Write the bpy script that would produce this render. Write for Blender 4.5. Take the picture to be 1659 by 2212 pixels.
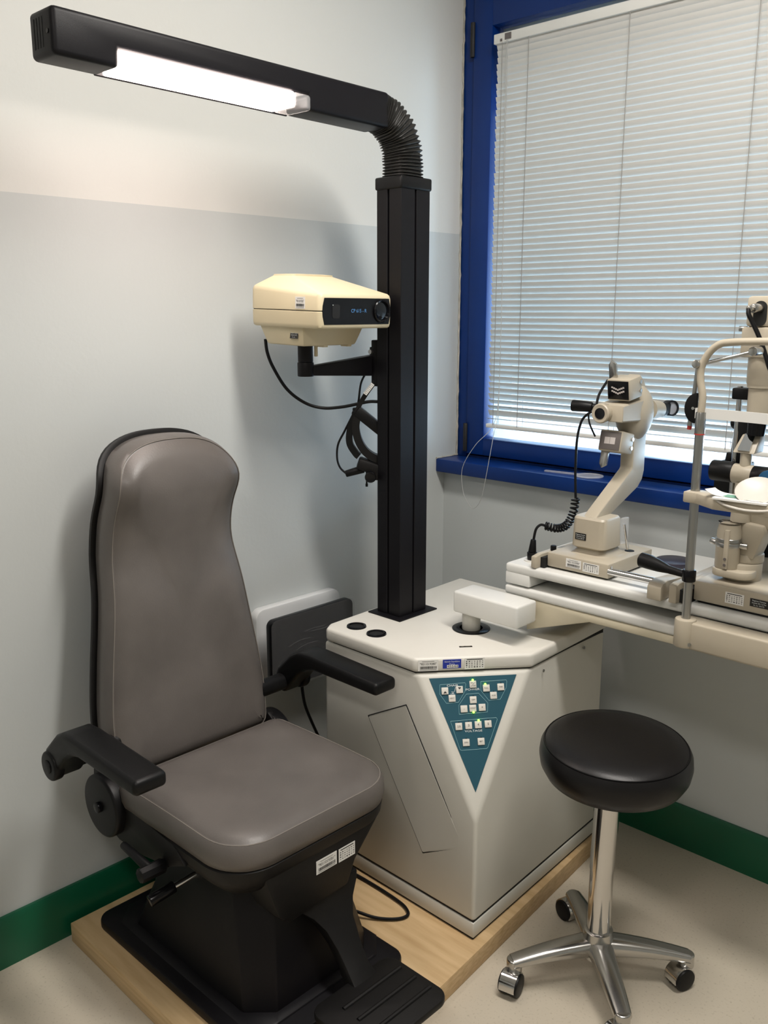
import bpy, bmesh, math, random
from mathutils import Vector as V, Matrix, Euler
random.seed(7)
S = bpy.context.scene
COL = S.collection
for o in list(bpy.data.objects):
    bpy.data.objects.remove(o)

# ------------------------------------------------------------------ camera
CAM = V((1.944, -2.365, 1.5))
cd = bpy.data.cameras.new('camera')
cam = bpy.data.objects.new('camera', cd)
COL.objects.link(cam)
cam.location = CAM
pitch = math.atan2(432, 1977)
cam.rotation_euler = Euler((math.pi / 2 - pitch, 0, math.radians(44.0)), 'XYZ')
cd.sensor_fit = 'VERTICAL'
cd.sensor_height = 24.0
cd.lens = 24.0 * 1977 / 2212
cd.clip_start = 0.05
S.camera = cam

# ------------------------------------------------------------------ light
w = bpy.data.worlds.new('World')
S.world = w
w.use_nodes = True
bg = w.node_tree.nodes['Background']
bg.inputs[1].default_value = 1.0
_n = w.node_tree.nodes
_tc = _n.new('ShaderNodeTexCoord')
_sp = _n.new('ShaderNodeSeparateXYZ')
_rm = _n.new('ShaderNodeValToRGB')
w.node_tree.links.new(_tc.outputs['Generated'], _sp.inputs[0])
_ma = _n.new('ShaderNodeMath')
_ma.operation = 'MULTIPLY_ADD'
_ma.inputs[1].default_value = 0.5
_ma.inputs[2].default_value = 0.5
w.node_tree.links.new(_sp.outputs['Z'], _ma.inputs[0])
w.node_tree.links.new(_ma.outputs[0], _rm.inputs[0])
_e = _rm.color_ramp.elements
_e[0].position = 0.30
_e[0].color = (0.55, 0.60, 0.62, 1)
_e[1].position = 0.52
_e[1].color = (1.5, 2.1, 2.7, 1)
_m = _e.new(0.40)
_m.color = (1.35, 1.45, 1.5, 1)
w.node_tree.links.new(_rm.outputs[0], bg.inputs[0])


def area(name, loc, size, energy, color, rot=(0, 0, 0)):
    l = bpy.data.lights.new(name, 'AREA')
    l.shape = 'RECTANGLE'
    l.size, l.size_y = size
    l.energy = energy
    l.color = color
    o = bpy.data.objects.new(name, l)
    o.location = loc
    o.rotation_euler = rot
    COL.objects.link(o)
    return o


area('ceiling_light', (1.45, -1.05, 2.74), (1.15, 0.26), 31, (1.0, 0.95, 0.89))
area('ceiling_light', (1.9, -2.9, 2.74), (1.2, 0.30), 17, (1.0, 0.95, 0.89))
# daylight standing outside the window, shining in through the blind
area('window_daylight', (1.05, 1.75, 1.15), (2.6, 1.5), 92, (0.58, 0.80, 1.0), (math.radians(-96), 0, 0))

vs = S.view_settings
vs.view_transform = 'Standard'
vs.look = 'None'
vs.gamma = 1.0
vs.use_curve_mapping = False
vs.exposure = 0.5

# ------------------------------------------------------------------ materials


def mat(name, col, rough=0.5, metal=0.0, var=0.0, vscale=8.0, bump=0.0, bscale=200.0, spec=0.5, coat=0.0, trans=0.0, rvar=0.0):
    m = bpy.data.materials.new(name)
    m.use_nodes = True
    nt = m.node_tree
    p = nt.nodes['Principled BSDF']
    p.inputs['Base Color'].default_value = (*col, 1)
    p.inputs['Roughness'].default_value = rough
    p.inputs['Metallic'].default_value = metal
    p.inputs['Specular IOR Level'].default_value = spec
    p.inputs['Coat Weight'].default_value = coat
    p.inputs['Transmission Weight'].default_value = trans
    geo = nt.nodes.new('ShaderNodeTexCoord')
    if var > 0 or rvar > 0:
        n = nt.nodes.new('ShaderNodeTexNoise')
        n.inputs['Scale'].default_value = vscale
        n.inputs['Detail'].default_value = 5
        nt.links.new(geo.outputs['Object'], n.inputs['Vector'])
        if var > 0:
            mr = nt.nodes.new('ShaderNodeMapRange')
            mr.inputs[1].default_value = 0.3
            mr.inputs[2].default_value = 0.7
            mr.inputs[3].default_value = 1 - var
            mr.inputs[4].default_value = 1 + var
            nt.links.new(n.outputs['Fac'], mr.inputs[0])
            mx = nt.nodes.new('ShaderNodeVectorMath')
            mx.operation = 'SCALE'
            mx.inputs[0].default_value = col
            nt.links.new(mr.outputs[0], mx.inputs['Scale'])
            nt.links.new(mx.outputs[0], p.inputs['Base Color'])
        if rvar > 0:
            mr = nt.nodes.new('ShaderNodeMapRange')
            mr.inputs[3].default_value = max(0, rough - rvar)
            mr.inputs[4].default_value = min(1, rough + rvar)
            nt.links.new(n.outputs['Fac'], mr.inputs[0])
            nt.links.new(mr.outputs[0], p.inputs['Roughness'])
    if bump > 0:
        n2 = nt.nodes.new('ShaderNodeTexNoise')
        n2.inputs['Scale'].default_value = bscale
        n2.inputs['Detail'].default_value = 3
        nt.links.new(geo.outputs['Object'], n2.inputs['Vector'])
        b = nt.nodes.new('ShaderNodeBump')
        b.inputs['Strength'].default_value = bump
        b.inputs['Distance'].default_value = 0.002
        nt.links.new(n2.outputs['Fac'], b.inputs['Height'])
        nt.links.new(b.outputs[0], p.inputs['Normal'])
    return m


def emit(name, col, s):
    m = bpy.data.materials.new(name)
    m.use_nodes = True
    nt = m.node_tree
    nt.nodes.clear()
    e = nt.nodes.new('ShaderNodeEmission')
    e.inputs[0].default_value = (*col, 1)
    e.inputs[1].default_value = s
    o = nt.nodes.new('ShaderNodeOutputMaterial')
    nt.links.new(e.outputs[0], o.inputs[0])
    return m


def clearmat(name, col=(1, 1, 1), amt=0.12, rough=0.02, tint=(1, 1, 1)):
    m = bpy.data.materials.new(name)
    m.use_nodes = True
    nt = m.node_tree
    nt.nodes.clear()
    t = nt.nodes.new('ShaderNodeBsdfTransparent')
    t.inputs[0].default_value = (*tint, 1)
    p = nt.nodes.new('ShaderNodeBsdfPrincipled')
    p.inputs['Base Color'].default_value = (*col, 1)
    p.inputs['Roughness'].default_value = rough
    mix = nt.nodes.new('ShaderNodeMixShader')
    mix.inputs[0].default_value = amt
    o = nt.nodes.new('ShaderNodeOutputMaterial')
    nt.links.new(t.outputs[0], mix.inputs[1])
    nt.links.new(p.outputs[0], mix.inputs[2])
    nt.links.new(mix.outputs[0], o.inputs[0])
    return m


def wall_mat():
    m = mat('wall_paint', (0.6, 0.6, 0.58), 0.55, bump=0.15, bscale=90)
    nt = m.node_tree
    p = nt.nodes['Principled BSDF']
    g = nt.nodes.new('ShaderNodeNewGeometry')
    s = nt.nodes.new('ShaderNodeSeparateXYZ')
    nt.links.new(g.outputs['Position'], s.inputs[0])
    gt = nt.nodes.new('ShaderNodeMath')
    gt.operation = 'GREATER_THAN'
    gt.inputs[1].default_value = 1.743
    nt.links.new(s.outputs['Z'], gt.inputs[0])
    mx = nt.nodes.new('ShaderNodeMix')
    mx.data_type = 'RGBA'
    mx.inputs['A'].default_value = (0.52, 0.545, 0.54, 1)
    mx.inputs['B'].default_value = (0.66, 0.66, 0.63, 1)
    nt.links.new(gt.outputs[0], mx.inputs['Factor'])
    nt.links.new(mx.outputs['Result'], p.inputs['Base Color'])
    return m


def floor_mat():
    m = mat('linoleum', (0.46, 0.405, 0.32), 0.45, var=0.05, vscale=3, rvar=0.08)
    nt = m.node_tree
    p = nt.nodes['Principled BSDF']
    tc = nt.nodes.new('ShaderNodeTexCoord')
    n = nt.nodes.new('ShaderNodeTexNoise')
    n.inputs['Scale'].default_value = 160
    n.inputs['Detail'].default_value = 4
    nt.links.new(tc.outputs['Object'], n.inputs['Vector'])
    r = nt.nodes.new('ShaderNodeValToRGB')
    r.color_ramp.elements[0].position = 0.28
    r.color_ramp.elements[0].color = (0.42, 0.37, 0.29, 1)
    r.color_ramp.elements[1].position = 0.42
    r.color_ramp.elements[1].color = (0.535, 0.478, 0.385, 1)
    nt.links.new(n.outputs['Fac'], r.inputs[0])
    nt.links.new(r.outputs[0], p.inputs['Base Color'])
    return m


def wood_mat():
    m = mat('plywood', (0.60, 0.42, 0.22), 0.55)
    nt = m.node_tree
    p = nt.nodes['Principled BSDF']
    tc = nt.nodes.new('ShaderNodeTexCoord')
    mp = nt.nodes.new('ShaderNodeMapping')
    mp.inputs['Scale'].default_value = (3, 26, 90)
    nt.links.new(tc.outputs['Object'], mp.inputs[0])
    n = nt.nodes.new('ShaderNodeTexNoise')
    n.inputs['Scale'].default_value = 1.6
    n.inputs['Detail'].default_value = 6
    nt.links.new(mp.outputs[0], n.inputs['Vector'])
    r = nt.nodes.new('ShaderNodeValToRGB')
    r.color_ramp.elements[0].position = 0.25
    r.color_ramp.elements[0].color = (0.47, 0.31, 0.15, 1)
    r.color_ramp.elements[1].position = 0.62
    r.color_ramp.elements[1].color = (0.62, 0.44, 0.24, 1)
    nt.links.new(n.outputs['Fac'], r.inputs[0])
    nt.links.new(r.outputs[0], p.inputs['Base Color'])
    return m


def slat_mat():
    m = mat('blind_slat', (0.60, 0.595, 0.57), 0.4)
    nt = m.node_tree
    p = nt.nodes['Principled BSDF']
    t = nt.nodes.new('ShaderNodeBsdfTranslucent')
    t.inputs[0].default_value = (0.62, 0.63, 0.6, 1)
    mix = nt.nodes.new('ShaderNodeMixShader')
    mix.inputs[0].default_value = 0.04
    nt.links.new(p.outputs[0], mix.inputs[1])
    nt.links.new(t.outputs[0], mix.inputs[2])
    nt.links.new(mix.outputs[0], nt.nodes['Material Output'].inputs[0])
    return m


M = dict(
    wall=wall_mat(), floor=floor_mat(), wood=wood_mat(), slat=slat_mat(),
    ceil=mat('ceiling_paint', (0.72, 0.71, 0.68), 0.8),
    green=mat('green_skirting', (0.003, 0.095, 0.043), 0.35, var=0.1, vscale=5),
    blue=mat('blue_enamel', (0.001, 0.024, 0.145), 0.36, var=0.05, vscale=6, spec=0.3),
    black_rubber=mat('black_seal', (0.008, 0.008, 0.009), 0.6),
    caulk=mat('old_caulk', (0.42, 0.40, 0.35), 0.8, var=0.25, vscale=40),
    white=mat('white_laminate', (0.72, 0.72, 0.69), 0.35, var=0.02),
    cabinet=mat('cabinet_enamel', (0.60, 0.585, 0.53), 0.42, var=0.02, bump=0.06, bscale=500),
    lid=mat('lid_enamel', (0.69, 0.67, 0.615), 0.40, var=0.02, bump=0.05, bscale=500),
    beige=mat('instrument_beige', (0.435, 0.385, 0.30), 0.38, var=0.03, bump=0.05, bscale=500),
    cream=mat('projector_cream', (0.66, 0.575, 0.39), 0.45, var=0.02),
    wedge=mat('cream_bracket', (0.62, 0.56, 0.42), 0.45, var=0.02),
    leather=mat('grey_leather', (0.120, 0.107, 0.099), 0.40, var=0.15, vscale=7, bump=0.12, bscale=260, rvar=0.08),
    stitch=mat('grey_stitching', (0.20, 0.18, 0.16), 0.6),
    stoolvinyl=mat('black_vinyl', (0.006, 0.0055, 0.006), 0.36, spec=0.30, bump=0.08, bscale=300, rvar=0.05),
    black=mat('black_plastic', (0.005, 0.005, 0.0055), 0.40, spec=0.22, bump=0.10, bscale=500),
    blackm=mat('black_powder_coat', (0.005, 0.0045, 0.006), 0.45, spec=0.22, bump=0.08, bscale=700),
    shell=mat('black_moulded_shell', (0.008, 0.0075, 0.0075), 0.48, spec=0.22, bump=0.08, bscale=400),
    blackg=mat('black_gloss', (0.005, 0.005, 0.006), 0.20, spec=0.25),
    panelblack=mat('panel_black', (0.005, 0.005, 0.006), 0.38, spec=0.2),
    bellows=mat('rubber_bellows', (0.016, 0.0155, 0.014), 0.42, var=0.2, vscale=30),
    chrome=mat('chrome', (0.62, 0.61, 0.60), 0.13, 1.0),
    alu=mat('polished_aluminium', (0.50, 0.49, 0.47), 0.24, 1.0),
    steel=mat('satin_steel', (0.42, 0.42, 0.41), 0.30, 1.0),
    teal=mat('teal_panel', (0.012, 0.075, 0.110), 0.40),
    tealline=mat('pale_teal_print', (0.24, 0.46, 0.50), 0.5),
    key=mat('key_white', (0.66, 0.635, 0.58), 0.45),
    ink=mat('black_print', (0.02, 0.02, 0.02), 0.6),
    whiteprint=mat('white_print', (0.75, 0.78, 0.78), 0.6),
    blueprint=mat('pale_blue_print', (0.10, 0.30, 0.62), 0.5),
    paper=mat('label_paper', (0.78, 0.77, 0.74), 0.55),
    bluepaper=mat('blue_label', (0.01, 0.03, 0.33), 0.5),
    blacklabel=mat('black_label', (0.008, 0.007, 0.007), 0.4),
    led=emit('green_led', (0.30, 1.0, 0.05), 6.0),
    lamp=emit('lamp_tube_glow', (1.0, 0.84, 0.76), 20.0),
    clear=clearmat('clear_plastic', (0.9, 0.9, 0.9), 0.22, 0.12),
    film=clearmat('cloudy_film', (0.35, 0.35, 0.35), 0.08, 0.09),
    glass=clearmat('window_glass', (0.9, 0.95, 1.0), 0.06, 0.0, (0.95, 0.98, 1.0)),
    lens=mat('dark_lens', (0.004, 0.005, 0.007), 0.06, spec=0.35),
    lensgrey=mat('pale_lens', (0.30, 0.31, 0.34), 0.05, coat=1.0),
    mirror=mat('mirror', (0.75, 0.77, 0.80), 0.05, 1.0),
    mire=mat('mire_window', (0.50, 0.46, 0.44), 0.4),
    smoke=mat('smoky_panel', (0.12, 0.105, 0.10), 0.3),
    tray=mat('white_tray', (0.62, 0.63, 0.63), 0.3),
    disc=mat('violet_black_disc', (0.030, 0.026, 0.042), 0.30),
    yellow=mat('pale_yellow_paper', (0.72, 0.70, 0.50), 0.7),
    greenprint=mat('green_print', (0.16, 0.34, 0.25), 0.6),
    chin=mat('chin_cup_white', (0.56, 0.53, 0.48), 0.4),
    red=mat('red_ring', (0.45, 0.04, 0.03), 0.4),
    bluelens=mat('blue_filter', (0.02, 0.10, 0.22), 0.15),
    dark=mat('dark_recess', (0.004, 0.004, 0.004), 0.7),
    cord=mat('white_cord', (0.42, 0.42, 0.41), 0.6),
    greycord=mat('grey_cord', (0.28, 0.27, 0.25), 0.6),
    white_leather=mat('white_strap', (0.66, 0.655, 0.63), 0.4),
)

# ------------------------------------------------------------------ mesh builder


def frame_from(d):
    d = V(d).normalized()
    a = V((0, 0, 1)) if abs(d.z) < 0.9 else V((1, 0, 0))
    x = a.cross(d).normalized()
    return x, d.cross(x), d


class B:
    def __init__(s):
        s.bm = bmesh.new()

    def _merge(s, bm, bevel=0, seg=2, ang=30):
        if bevel > 0:
            bmesh.ops.remove_doubles(bm, verts=bm.verts, dist=1e-6)
            bmesh.ops.recalc_face_normals(bm, faces=bm.faces)
            es = [e for e in bm.edges if len(e.link_faces) == 2 and e.calc_face_angle(0) > math.radians(ang)]
            bmesh.ops.bevel(bm, geom=es, offset=bevel, segments=seg, profile=0.5, affect='EDGES', clamp_overlap=True)
        bmesh.ops.recalc_face_normals(bm, faces=bm.faces)
        me = bpy.data.meshes.new('t')
        bm.to_mesh(me)
        bm.free()
        s.bm.from_mesh(me)
        bpy.data.meshes.remove(me)
        return s

    def box(s, x0, x1, y0, y1, z0, z1, bevel=0, seg=2):
        return s.hexa([(x0, y0, z0), (x1, y0, z0), (x1, y1, z0), (x0, y1, z0), (x0, y0, z1), (x1, y0, z1), (x1, y1, z1), (x0, y1, z1)], bevel, seg)

    def hexa(s, p, bevel=0, seg=2):
        bm = bmesh.new()
        v = [bm.verts.new(q) for q in p]
        for f in ((3, 2, 1, 0), (4, 5, 6, 7), (0, 1, 5, 4), (1, 2, 6, 5), (2, 3, 7, 6), (3, 0, 4, 7)):
            bm.faces.new([v[i] for i in f])
        return s._merge(bm, bevel, seg)

    def obox(s, c, ux, uy, sx, sy, sz, bevel=0, seg=2):
        ux = V(ux).normalized()
        uz = ux.cross(V(uy)).normalized()
        uy = uz.cross(ux)
        c = V(c)
        P = []
        for k in (-1, 1):
            for i, j in ((-1, -1), (1, -1), (1, 1), (-1, 1)):
                P.append(c + ux * i * sx / 2 + uy * j * sy / 2 + uz * k * sz / 2)
        return s.hexa(P, bevel, seg)

    def prism(s, poly, d0, d1, axis='z', bevel=0, seg=2):
        def m(p, d):
            if axis == 'z':
                return (p[0], p[1], d)
            if axis == 'y':
                return (p[0], d, p[1])
            return (d, p[0], p[1])
        bm = bmesh.new()
        a = [bm.verts.new(m(p, d0)) for p in poly]
        b = [bm.verts.new(m(p, d1)) for p in poly]
        n = len(poly)
        bm.faces.new(a[::-1])
        bm.faces.new(b)
        for i in range(n):
            bm.faces.new([a[i], a[(i + 1) % n], b[(i + 1) % n], b[i]])
        return s._merge(bm, bevel, seg)

    def loft(s, rings, cap=True, closed=True, bevel=0, seg=2, ang=30):
        bm = bmesh.new()
        R = [[bm.verts.new(p) for p in r] for r in rings]
        n = len(rings[0])
        for a, b in zip(R, R[1:]):
            for i in range(n if closed else n - 1):
                j = (i + 1) % n
                bm.faces.new([a[i], a[j], b[j], b[i]])
        if cap:
            bm.faces.new(R[0][::-1])
            bm.faces.new(R[-1])
        return s._merge(bm, bevel, seg, ang)

    def tube(s, path, r, n=10, closed=False, smooth=0):
        path = [V(p) for p in path]
        if smooth:
            path = spline(path, smooth, closed)
        N = len(path)
        rr = r if isinstance(r, (list, tuple)) else [r] * N
        if len(rr) != N:
            rr = [rr[int(i * (len(rr) - 1) / (N - 1) + 0.5)] for i in range(N)]
        rings = []
        x = None
        for i, p in enumerate(path):
            if closed:
                d = (path[(i + 1) % N] - path[i - 1]).normalized()
            else:
                d = (path[min(i + 1, N - 1)] - path[max(i - 1, 0)]).normalized()
            if x is None:
                x, y, _ = frame_from(d)
            else:
                x = (x - d * x.dot(d)).normalized()
                y = d.cross(x)
            rings.append([p + x * rr[i] * math.cos(t) + y * rr[i] * math.sin(t) for t in [2 * math.pi * k / n for k in range(n)]])
        if closed:
            rings.append(rings[0])
            bm = bmesh.new()
            R = [[bm.verts.new(p) for p in q] for q in rings[:-1]]
            R.append(R[0])
            for a, b in zip(R, R[1:]):
                for i in range(n):
                    bm.faces.new([a[i], a[(i + 1) % n], b[(i + 1) % n], b[i]])
            return s._merge(bm)
        return s.loft(rings)

    def strip(s, path, w, t, side, smooth=0):
        # flat band: width w along 'side', thickness t
        path = [V(p) for p in path]
        if smooth:
            path = spline(path, smooth)
        rings = []
        for i, p in enumerate(path):
            d = (path[min(i + 1, len(path) - 1)] - path[max(i - 1, 0)]).normalized()
            u = V(side)
            u = (u - d * u.dot(d)).normalized()
            n = d.cross(u)
            rings.append([p + u * a * w / 2 + n * b * t / 2 for a, b in ((-1, -1), (1, -1), (1, 1), (-1, 1))])
        return s.loft(rings)

    def cyl(s, p, q, r, r2=None, n=28, bevel=0, seg=2):
        p, q = V(p), V(q)
        r2 = r if r2 is None else r2
        x, y, d = frame_from(q - p)
        T = [2 * math.pi * k / n for k in range(n)]
        return s.loft([[p + x * r * math.cos(t) + y * r * math.sin(t) for t in T], [q + x * r2 * math.cos(t) + y * r2 * math.sin(t) for t in T]], bevel=bevel, seg=seg, ang=50)

    def lathe(s, prof, c, axis=(0, 0, 1), n=40, cap=True):
        c = V(c)
        x, y, d = frame_from(axis)
        T = [2 * math.pi * k / n for k in range(n)]
        return s.loft([[c + d * h + x * max(r, 1e-5) * math.cos(t) + y * max(r, 1e-5) * math.sin(t) for t in T] for r, h in prof], cap=cap)

    def ball(s, c, r, sc=(1, 1, 1), n=20):
        c = V(c)
        prof = [(r * math.sin(math.pi * k / 12), -r * math.cos(math.pi * k / 12)) for k in range(13)]
        T = [2 * math.pi * k / n for k in range(n)]
        return s.loft([[V((c.x + sc[0] * max(q, 1e-5) * math.cos(t), c.y + sc[1] * max(q, 1e-5) * math.sin(t), c.z + sc[2] * h)) for t in T] for q, h in prof])

    def torus(s, c, axis, R, r, n=32, m=10):
        x, y, d = frame_from(axis)
        return s.tube([V(c) + x * R * math.cos(2 * math.pi * k / n) + y * R * math.sin(2 * math.pi * k / n) for k in range(n)], r, m, closed=True)

    def quad(s, c, ux, uy, wd, ht):
        c, ux, uy = V(c), V(ux), V(uy)
        v = [s.bm.verts.new(c + ux * a * wd / 2 + uy * b * ht / 2) for a, b in ((-1, -1), (1, -1), (1, 1), (-1, 1))]
        s.bm.faces.new(v)
        return s

    def text(s, string, pos, ux, uy, size, align='CENTER', sx=1.0):
        cu = bpy.data.curves.new('t', 'FONT')
        cu.body = string
        cu.size = size
        cu.align_x = align
        cu.align_y = 'CENTER'
        cu.resolution_u = 3
        o = bpy.data.objects.new('t', cu)
        COL.objects.link(o)
        me = bpy.data.meshes.new_from_object(o.evaluated_get(bpy.context.evaluated_depsgraph_get()))
        bpy.data.objects.remove(o)
        bpy.data.curves.remove(cu)
        ux, uy, pos = V(ux).normalized(), V(uy).normalized(), V(pos)
        for v in me.vertices:
            c = v.co.copy()
            v.co = pos + ux * c.x * sx + uy * c.y
        s.bm.from_mesh(me)
        bpy.data.meshes.remove(me)
        return s


def spline(P, k=8, closed=False):
    out = []
    n = len(P)
    rng = n if closed else n - 1
    for i in range(rng):
        if closed:
            a, b, c, d = P[i - 1], P[i], P[(i + 1) % n], P[(i + 2) % n]
        else:
            a, b, c, d = P[max(i - 1, 0)], P[i], P[i + 1], P[min(i + 2, n - 1)]
        for j in range(k):
            t = j / k
            out.append(0.5 * ((2 * b) + (c - a) * t + (2 * a - 5 * b + 4 * c - d) * t * t + (3 * b - a - 3 * c + d) * t ** 3))
    if not closed:
        out.append(P[-1])
    return out


def rrect(x0, x1, y0, y1, r, k=6):
    # rounded rectangle, counter-clockwise; r may be one radius or four (x1y0, x1y1, x0y1, x0y0)
    rs = r if isinstance(r, (list, tuple)) else [r] * 4
    out = []
    for (cx, cy, sx, sy, a0), q in zip(((x1, y0, -1, 1, -90), (x1, y1, -1, -1, 0), (x0, y1, 1, -1, 90), (x0, y0, 1, 1, 180)), rs):
        for j in range(k + 1):
            a = math.radians(a0 + 90 * j / k)
            out.append((cx + sx * q + q * math.cos(a), cy + sy * q + q * math.sin(a)))
    return out


def inset(poly, d):
    n = len(poly)
    out = []
    for i in range(n):
        a, b, c = V(poly[i - 1]).to_2d(), V(poly[i]).to_2d(), V(poly[(i + 1) % n]).to_2d()
        t = (c - a)
        if t.length < 1e-9:
            out.append(tuple(b))
            continue
        t.normalize()
        out.append((b.x - t.y * d, b.y + t.x * d))
    return out


def resample(poly, n):
    P = [V((p[0], p[1], 0)) for p in poly]
    L = [0]
    for i in range(len(P)):
        L.append(L[-1] + (P[(i + 1) % len(P)] - P[i]).length)
    out = []
    j = 0
    for k in range(n):
        s_ = L[-1] * k / n
        while L[j + 1] < s_:
            j += 1
        seg = L[j + 1] - L[j]
        t = (s_ - L[j]) / seg if seg > 0 else 0
        q = P[j].lerp(P[(j + 1) % len(P)], t)
        out.append((q.x, q.y))
    return out


def pad(b, outline, prof, fn):
    cx = sum(p[0] for p in outline) / len(outline)
    cy = sum(p[1] for p in outline) / len(outline)
    last = outline
    rings = []
    for kind, a, h in prof:
        if kind == 'i':
            last = inset(outline, a)
            r = last
        else:
            r = [(cx + (p[0] - cx) * a, cy + (p[1] - cy) * a) for p in last]
        rings.append([fn(p[0], p[1], h) for p in r])
    b.loft(rings)
    return b


ORG = {}


def props(o, label=None, cat=None, group=None, kind=None):
    if label:
        o['label'] = label
    if cat:
        o['category'] = cat
    if group:
        o['group'] = group
    if kind:
        o['kind'] = kind
    return o


def thing(name, label, cat, loc, rot=(0, 0, 0), group=None, local=False):
    o = bpy.data.objects.new(name, None)
    o.empty_display_size = 0.05
    COL.objects.link(o)
    o.location = loc
    o.rotation_euler = rot
    ORG[o] = V((0, 0, 0)) if local else V(loc)
    return props(o, label, cat, group)


def obj(name, b, m, parent=None, label=None, cat=None, group=None, kind=None, loc=None, ang=35, flat=False):
    me = bpy.data.meshes.new(name)
    b.bm.to_mesh(me)
    b.bm.free()
    me.materials.append(m)
    o = bpy.data.objects.new(name, me)
    COL.objects.link(o)
    org = V((0, 0, 0))
    if parent is not None:
        o.parent = parent
        org = ORG[parent]
    elif loc is not None:
        org = V(loc)
        o.location = org
    ORG[o] = org
    if org.length > 0:
        for v in me.vertices:
            v.co -= org
    if not flat:
        me.polygons.foreach_set('use_smooth', [True] * len(me.polygons))
        me.set_sharp_from_angle(angle=math.radians(ang))
    me.update()
    return props(o, label, cat, group, kind)


def sticker(parent, name, c, ux, uy, wd, ht, kind, lines=(), paper='paper', ink='ink', label=None):
    """a thin label lying on a face: c centre, ux reading direction, uy up"""
    ux, uy = V(ux).normalized(), V(uy).normalized()
    n = ux.cross(uy)
    c = V(c) + n * 0.0004
    s = obj(name, B().obox(c, ux, uy, wd, ht, 0.0008), M[paper], parent, label=label)
    p = B()
    f = c + n * 0.0007
    if kind == 'barcode':
        p.text(lines[0], f + uy * ht * 0.12, ux, uy, ht * 0.30, sx=wd / ht / 2.05)
        p.quad(f + uy * ht * 0.36, ux, uy, wd * 0.62, ht * 0.03)
        p.quad(f - uy * ht * 0.40, ux, uy, wd * 0.84, ht * 0.03)
        x = -wd * 0.40
        rnd = random.Random(3)
        while x < wd * 0.40:
            bw = wd * rnd.choice((0.012, 0.02, 0.03))
            p.quad(f - uy * ht * 0.2 + ux * (x + bw / 2), ux, uy, bw, ht * 0.24)
            x += bw + wd * rnd.choice((0.010, 0.016))
    elif kind == 'table':
        rnd = random.Random(5)
        p.quad(f + uy * ht * 0.38, ux, uy, wd * 0.80, ht * 0.07)
        for i in range(7):
            x = -wd * 0.40 + wd * 0.8 * i / 6
            for j in range(4):
                p.quad(f + ux * x + uy * (ht * 0.20 - ht * 0.17 * j), ux, uy, wd * 0.07 * rnd.uniform(.5, 1.1), ht * 0.085 * rnd.uniform(.5, 1.1))
    elif kind == 'text':
        k = len(lines)
        for i, t in enumerate(lines):
            p.text(t, f + uy * ht * (0.5 - (i + 0.55) / k) * 0.86, ux, uy, ht * 0.92 / k * 0.8, sx=min(1.0, wd / (len(t) * ht * 0.92 / k * 0.42)))
    obj('printing', p, M[ink], s, flat=True)
    return s


# ------------------------------------------------------------------ the room
b = B().box(0, 4.3, -4.7, 0.02, -0.1, 0)
obj('floor', b, M['floor'], kind='structure')
obj('ceiling', B().box(0, 4.3, -4.7, 0.3, 2.8, 2.9), M['ceil'], kind='structure')
obj('wall_left', B().box(-0.12, 0, -4.7, 0.3, -0.1, 2.9), M['wall'], kind='structure')
b = B().box(0, 4.3, -0.065, 0.3, -0.1, 0.985).box(2.22, 4.3, -0.065, 0.3, 0.985, 2.8).box(0, 2.22, -0.065, 0.3, 2.5, 2.8)
obj('wall_right', b, M['wall'], kind='structure')
obj('wall_rear', B().box(-0.12, 4.4, -4.8, -4.7, -0.1, 2.9), M['wall'], kind='structure')
obj('wall_far', B().box(4.3, 4.4, -4.7, 0.3, -0.1, 2.9), M['wall'], kind='structure')

SK = [(0, 0), (0.013, 0), (0.013, 0.118), (0.008, 0.127), (0, 0.127)]
b = B().loft([[(x, y, z) for x, z in SK] for y in (-4.6, -0.065)])
obj('baseboard_left', b, M['green'], kind='structure')
b = B().loft([[(x_, -0.065 - x, z) for x, z in SK] for x_ in (4.25, 0.013)])
obj('baseboard_right', b, M['green'], kind='structure')

# window
b = B()
b.box(0.004, 0.042, 0.0, 0.07, 1.03, 2.5, 0.002).box(2.18, 2.22, 0, 0.07, 1.03, 2.5, 0.002).box(0.004, 2.22, 0, 0.07, 2.46, 2.5, 0.002).box(0.004, 2.22, 0.004, 0.07, 1.0, 1.036)
win = obj('window_1', b, M['blue'], kind='structure')
b = B().box(0.042, 0.049, 0.03, 0.06, 1.036, 2.46).box(0.042, 2.18, 0.03, 0.06, 1.033, 1.042)
obj('frame_seal', b, M['black_rubber'], win)
b = B()
b.box(0.049, 0.120, -0.012, 0.045, 1.042, 2.44, 0.004).box(2.10, 2.172, -0.012, 0.045, 1.042, 2.44, 0.004)
b.box(0.118, 2.102, -0.012, 0.045, 1.042, 1.098, 0.004).box(0.118, 2.102, -0.012, 0.045, 2.33, 2.44, 0.004)
obj('window_sash', b, M['blue'], win)
obj('glazing', B().box(0.118, 2.102, 0.022, 0.027, 1.09, 2.34), M['glass'], win)
for z0, z1 in ((2.255, 2.352), (1.05, 1.142)):
    obj('hinge', B().cyl((0.0465, -0.012, z0), (0.0465, -0.012, z1), 0.008, n=14, bevel=0.001), M['black_rubber'], win)
b = B().box(0.0, 2.3, -0.107, 0.004, 0.987, 1.030, 0.004)
obj('trim_1', b, M['blue'], kind='structure', label='blue painted window sill')
b = B().box(0.0, 2.22, 0.10, 0.30, 2.13, 2.5).box(-0.5, 2.8, 0.30, 1.35, 2.16, 2.30)  # unseen overhang, added to keep sky light off the upper slats
obj('added_overhang', b, M['cabinet'], kind='structure', label='unseen overhang added outside above the window to shade the upper blind')
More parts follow.
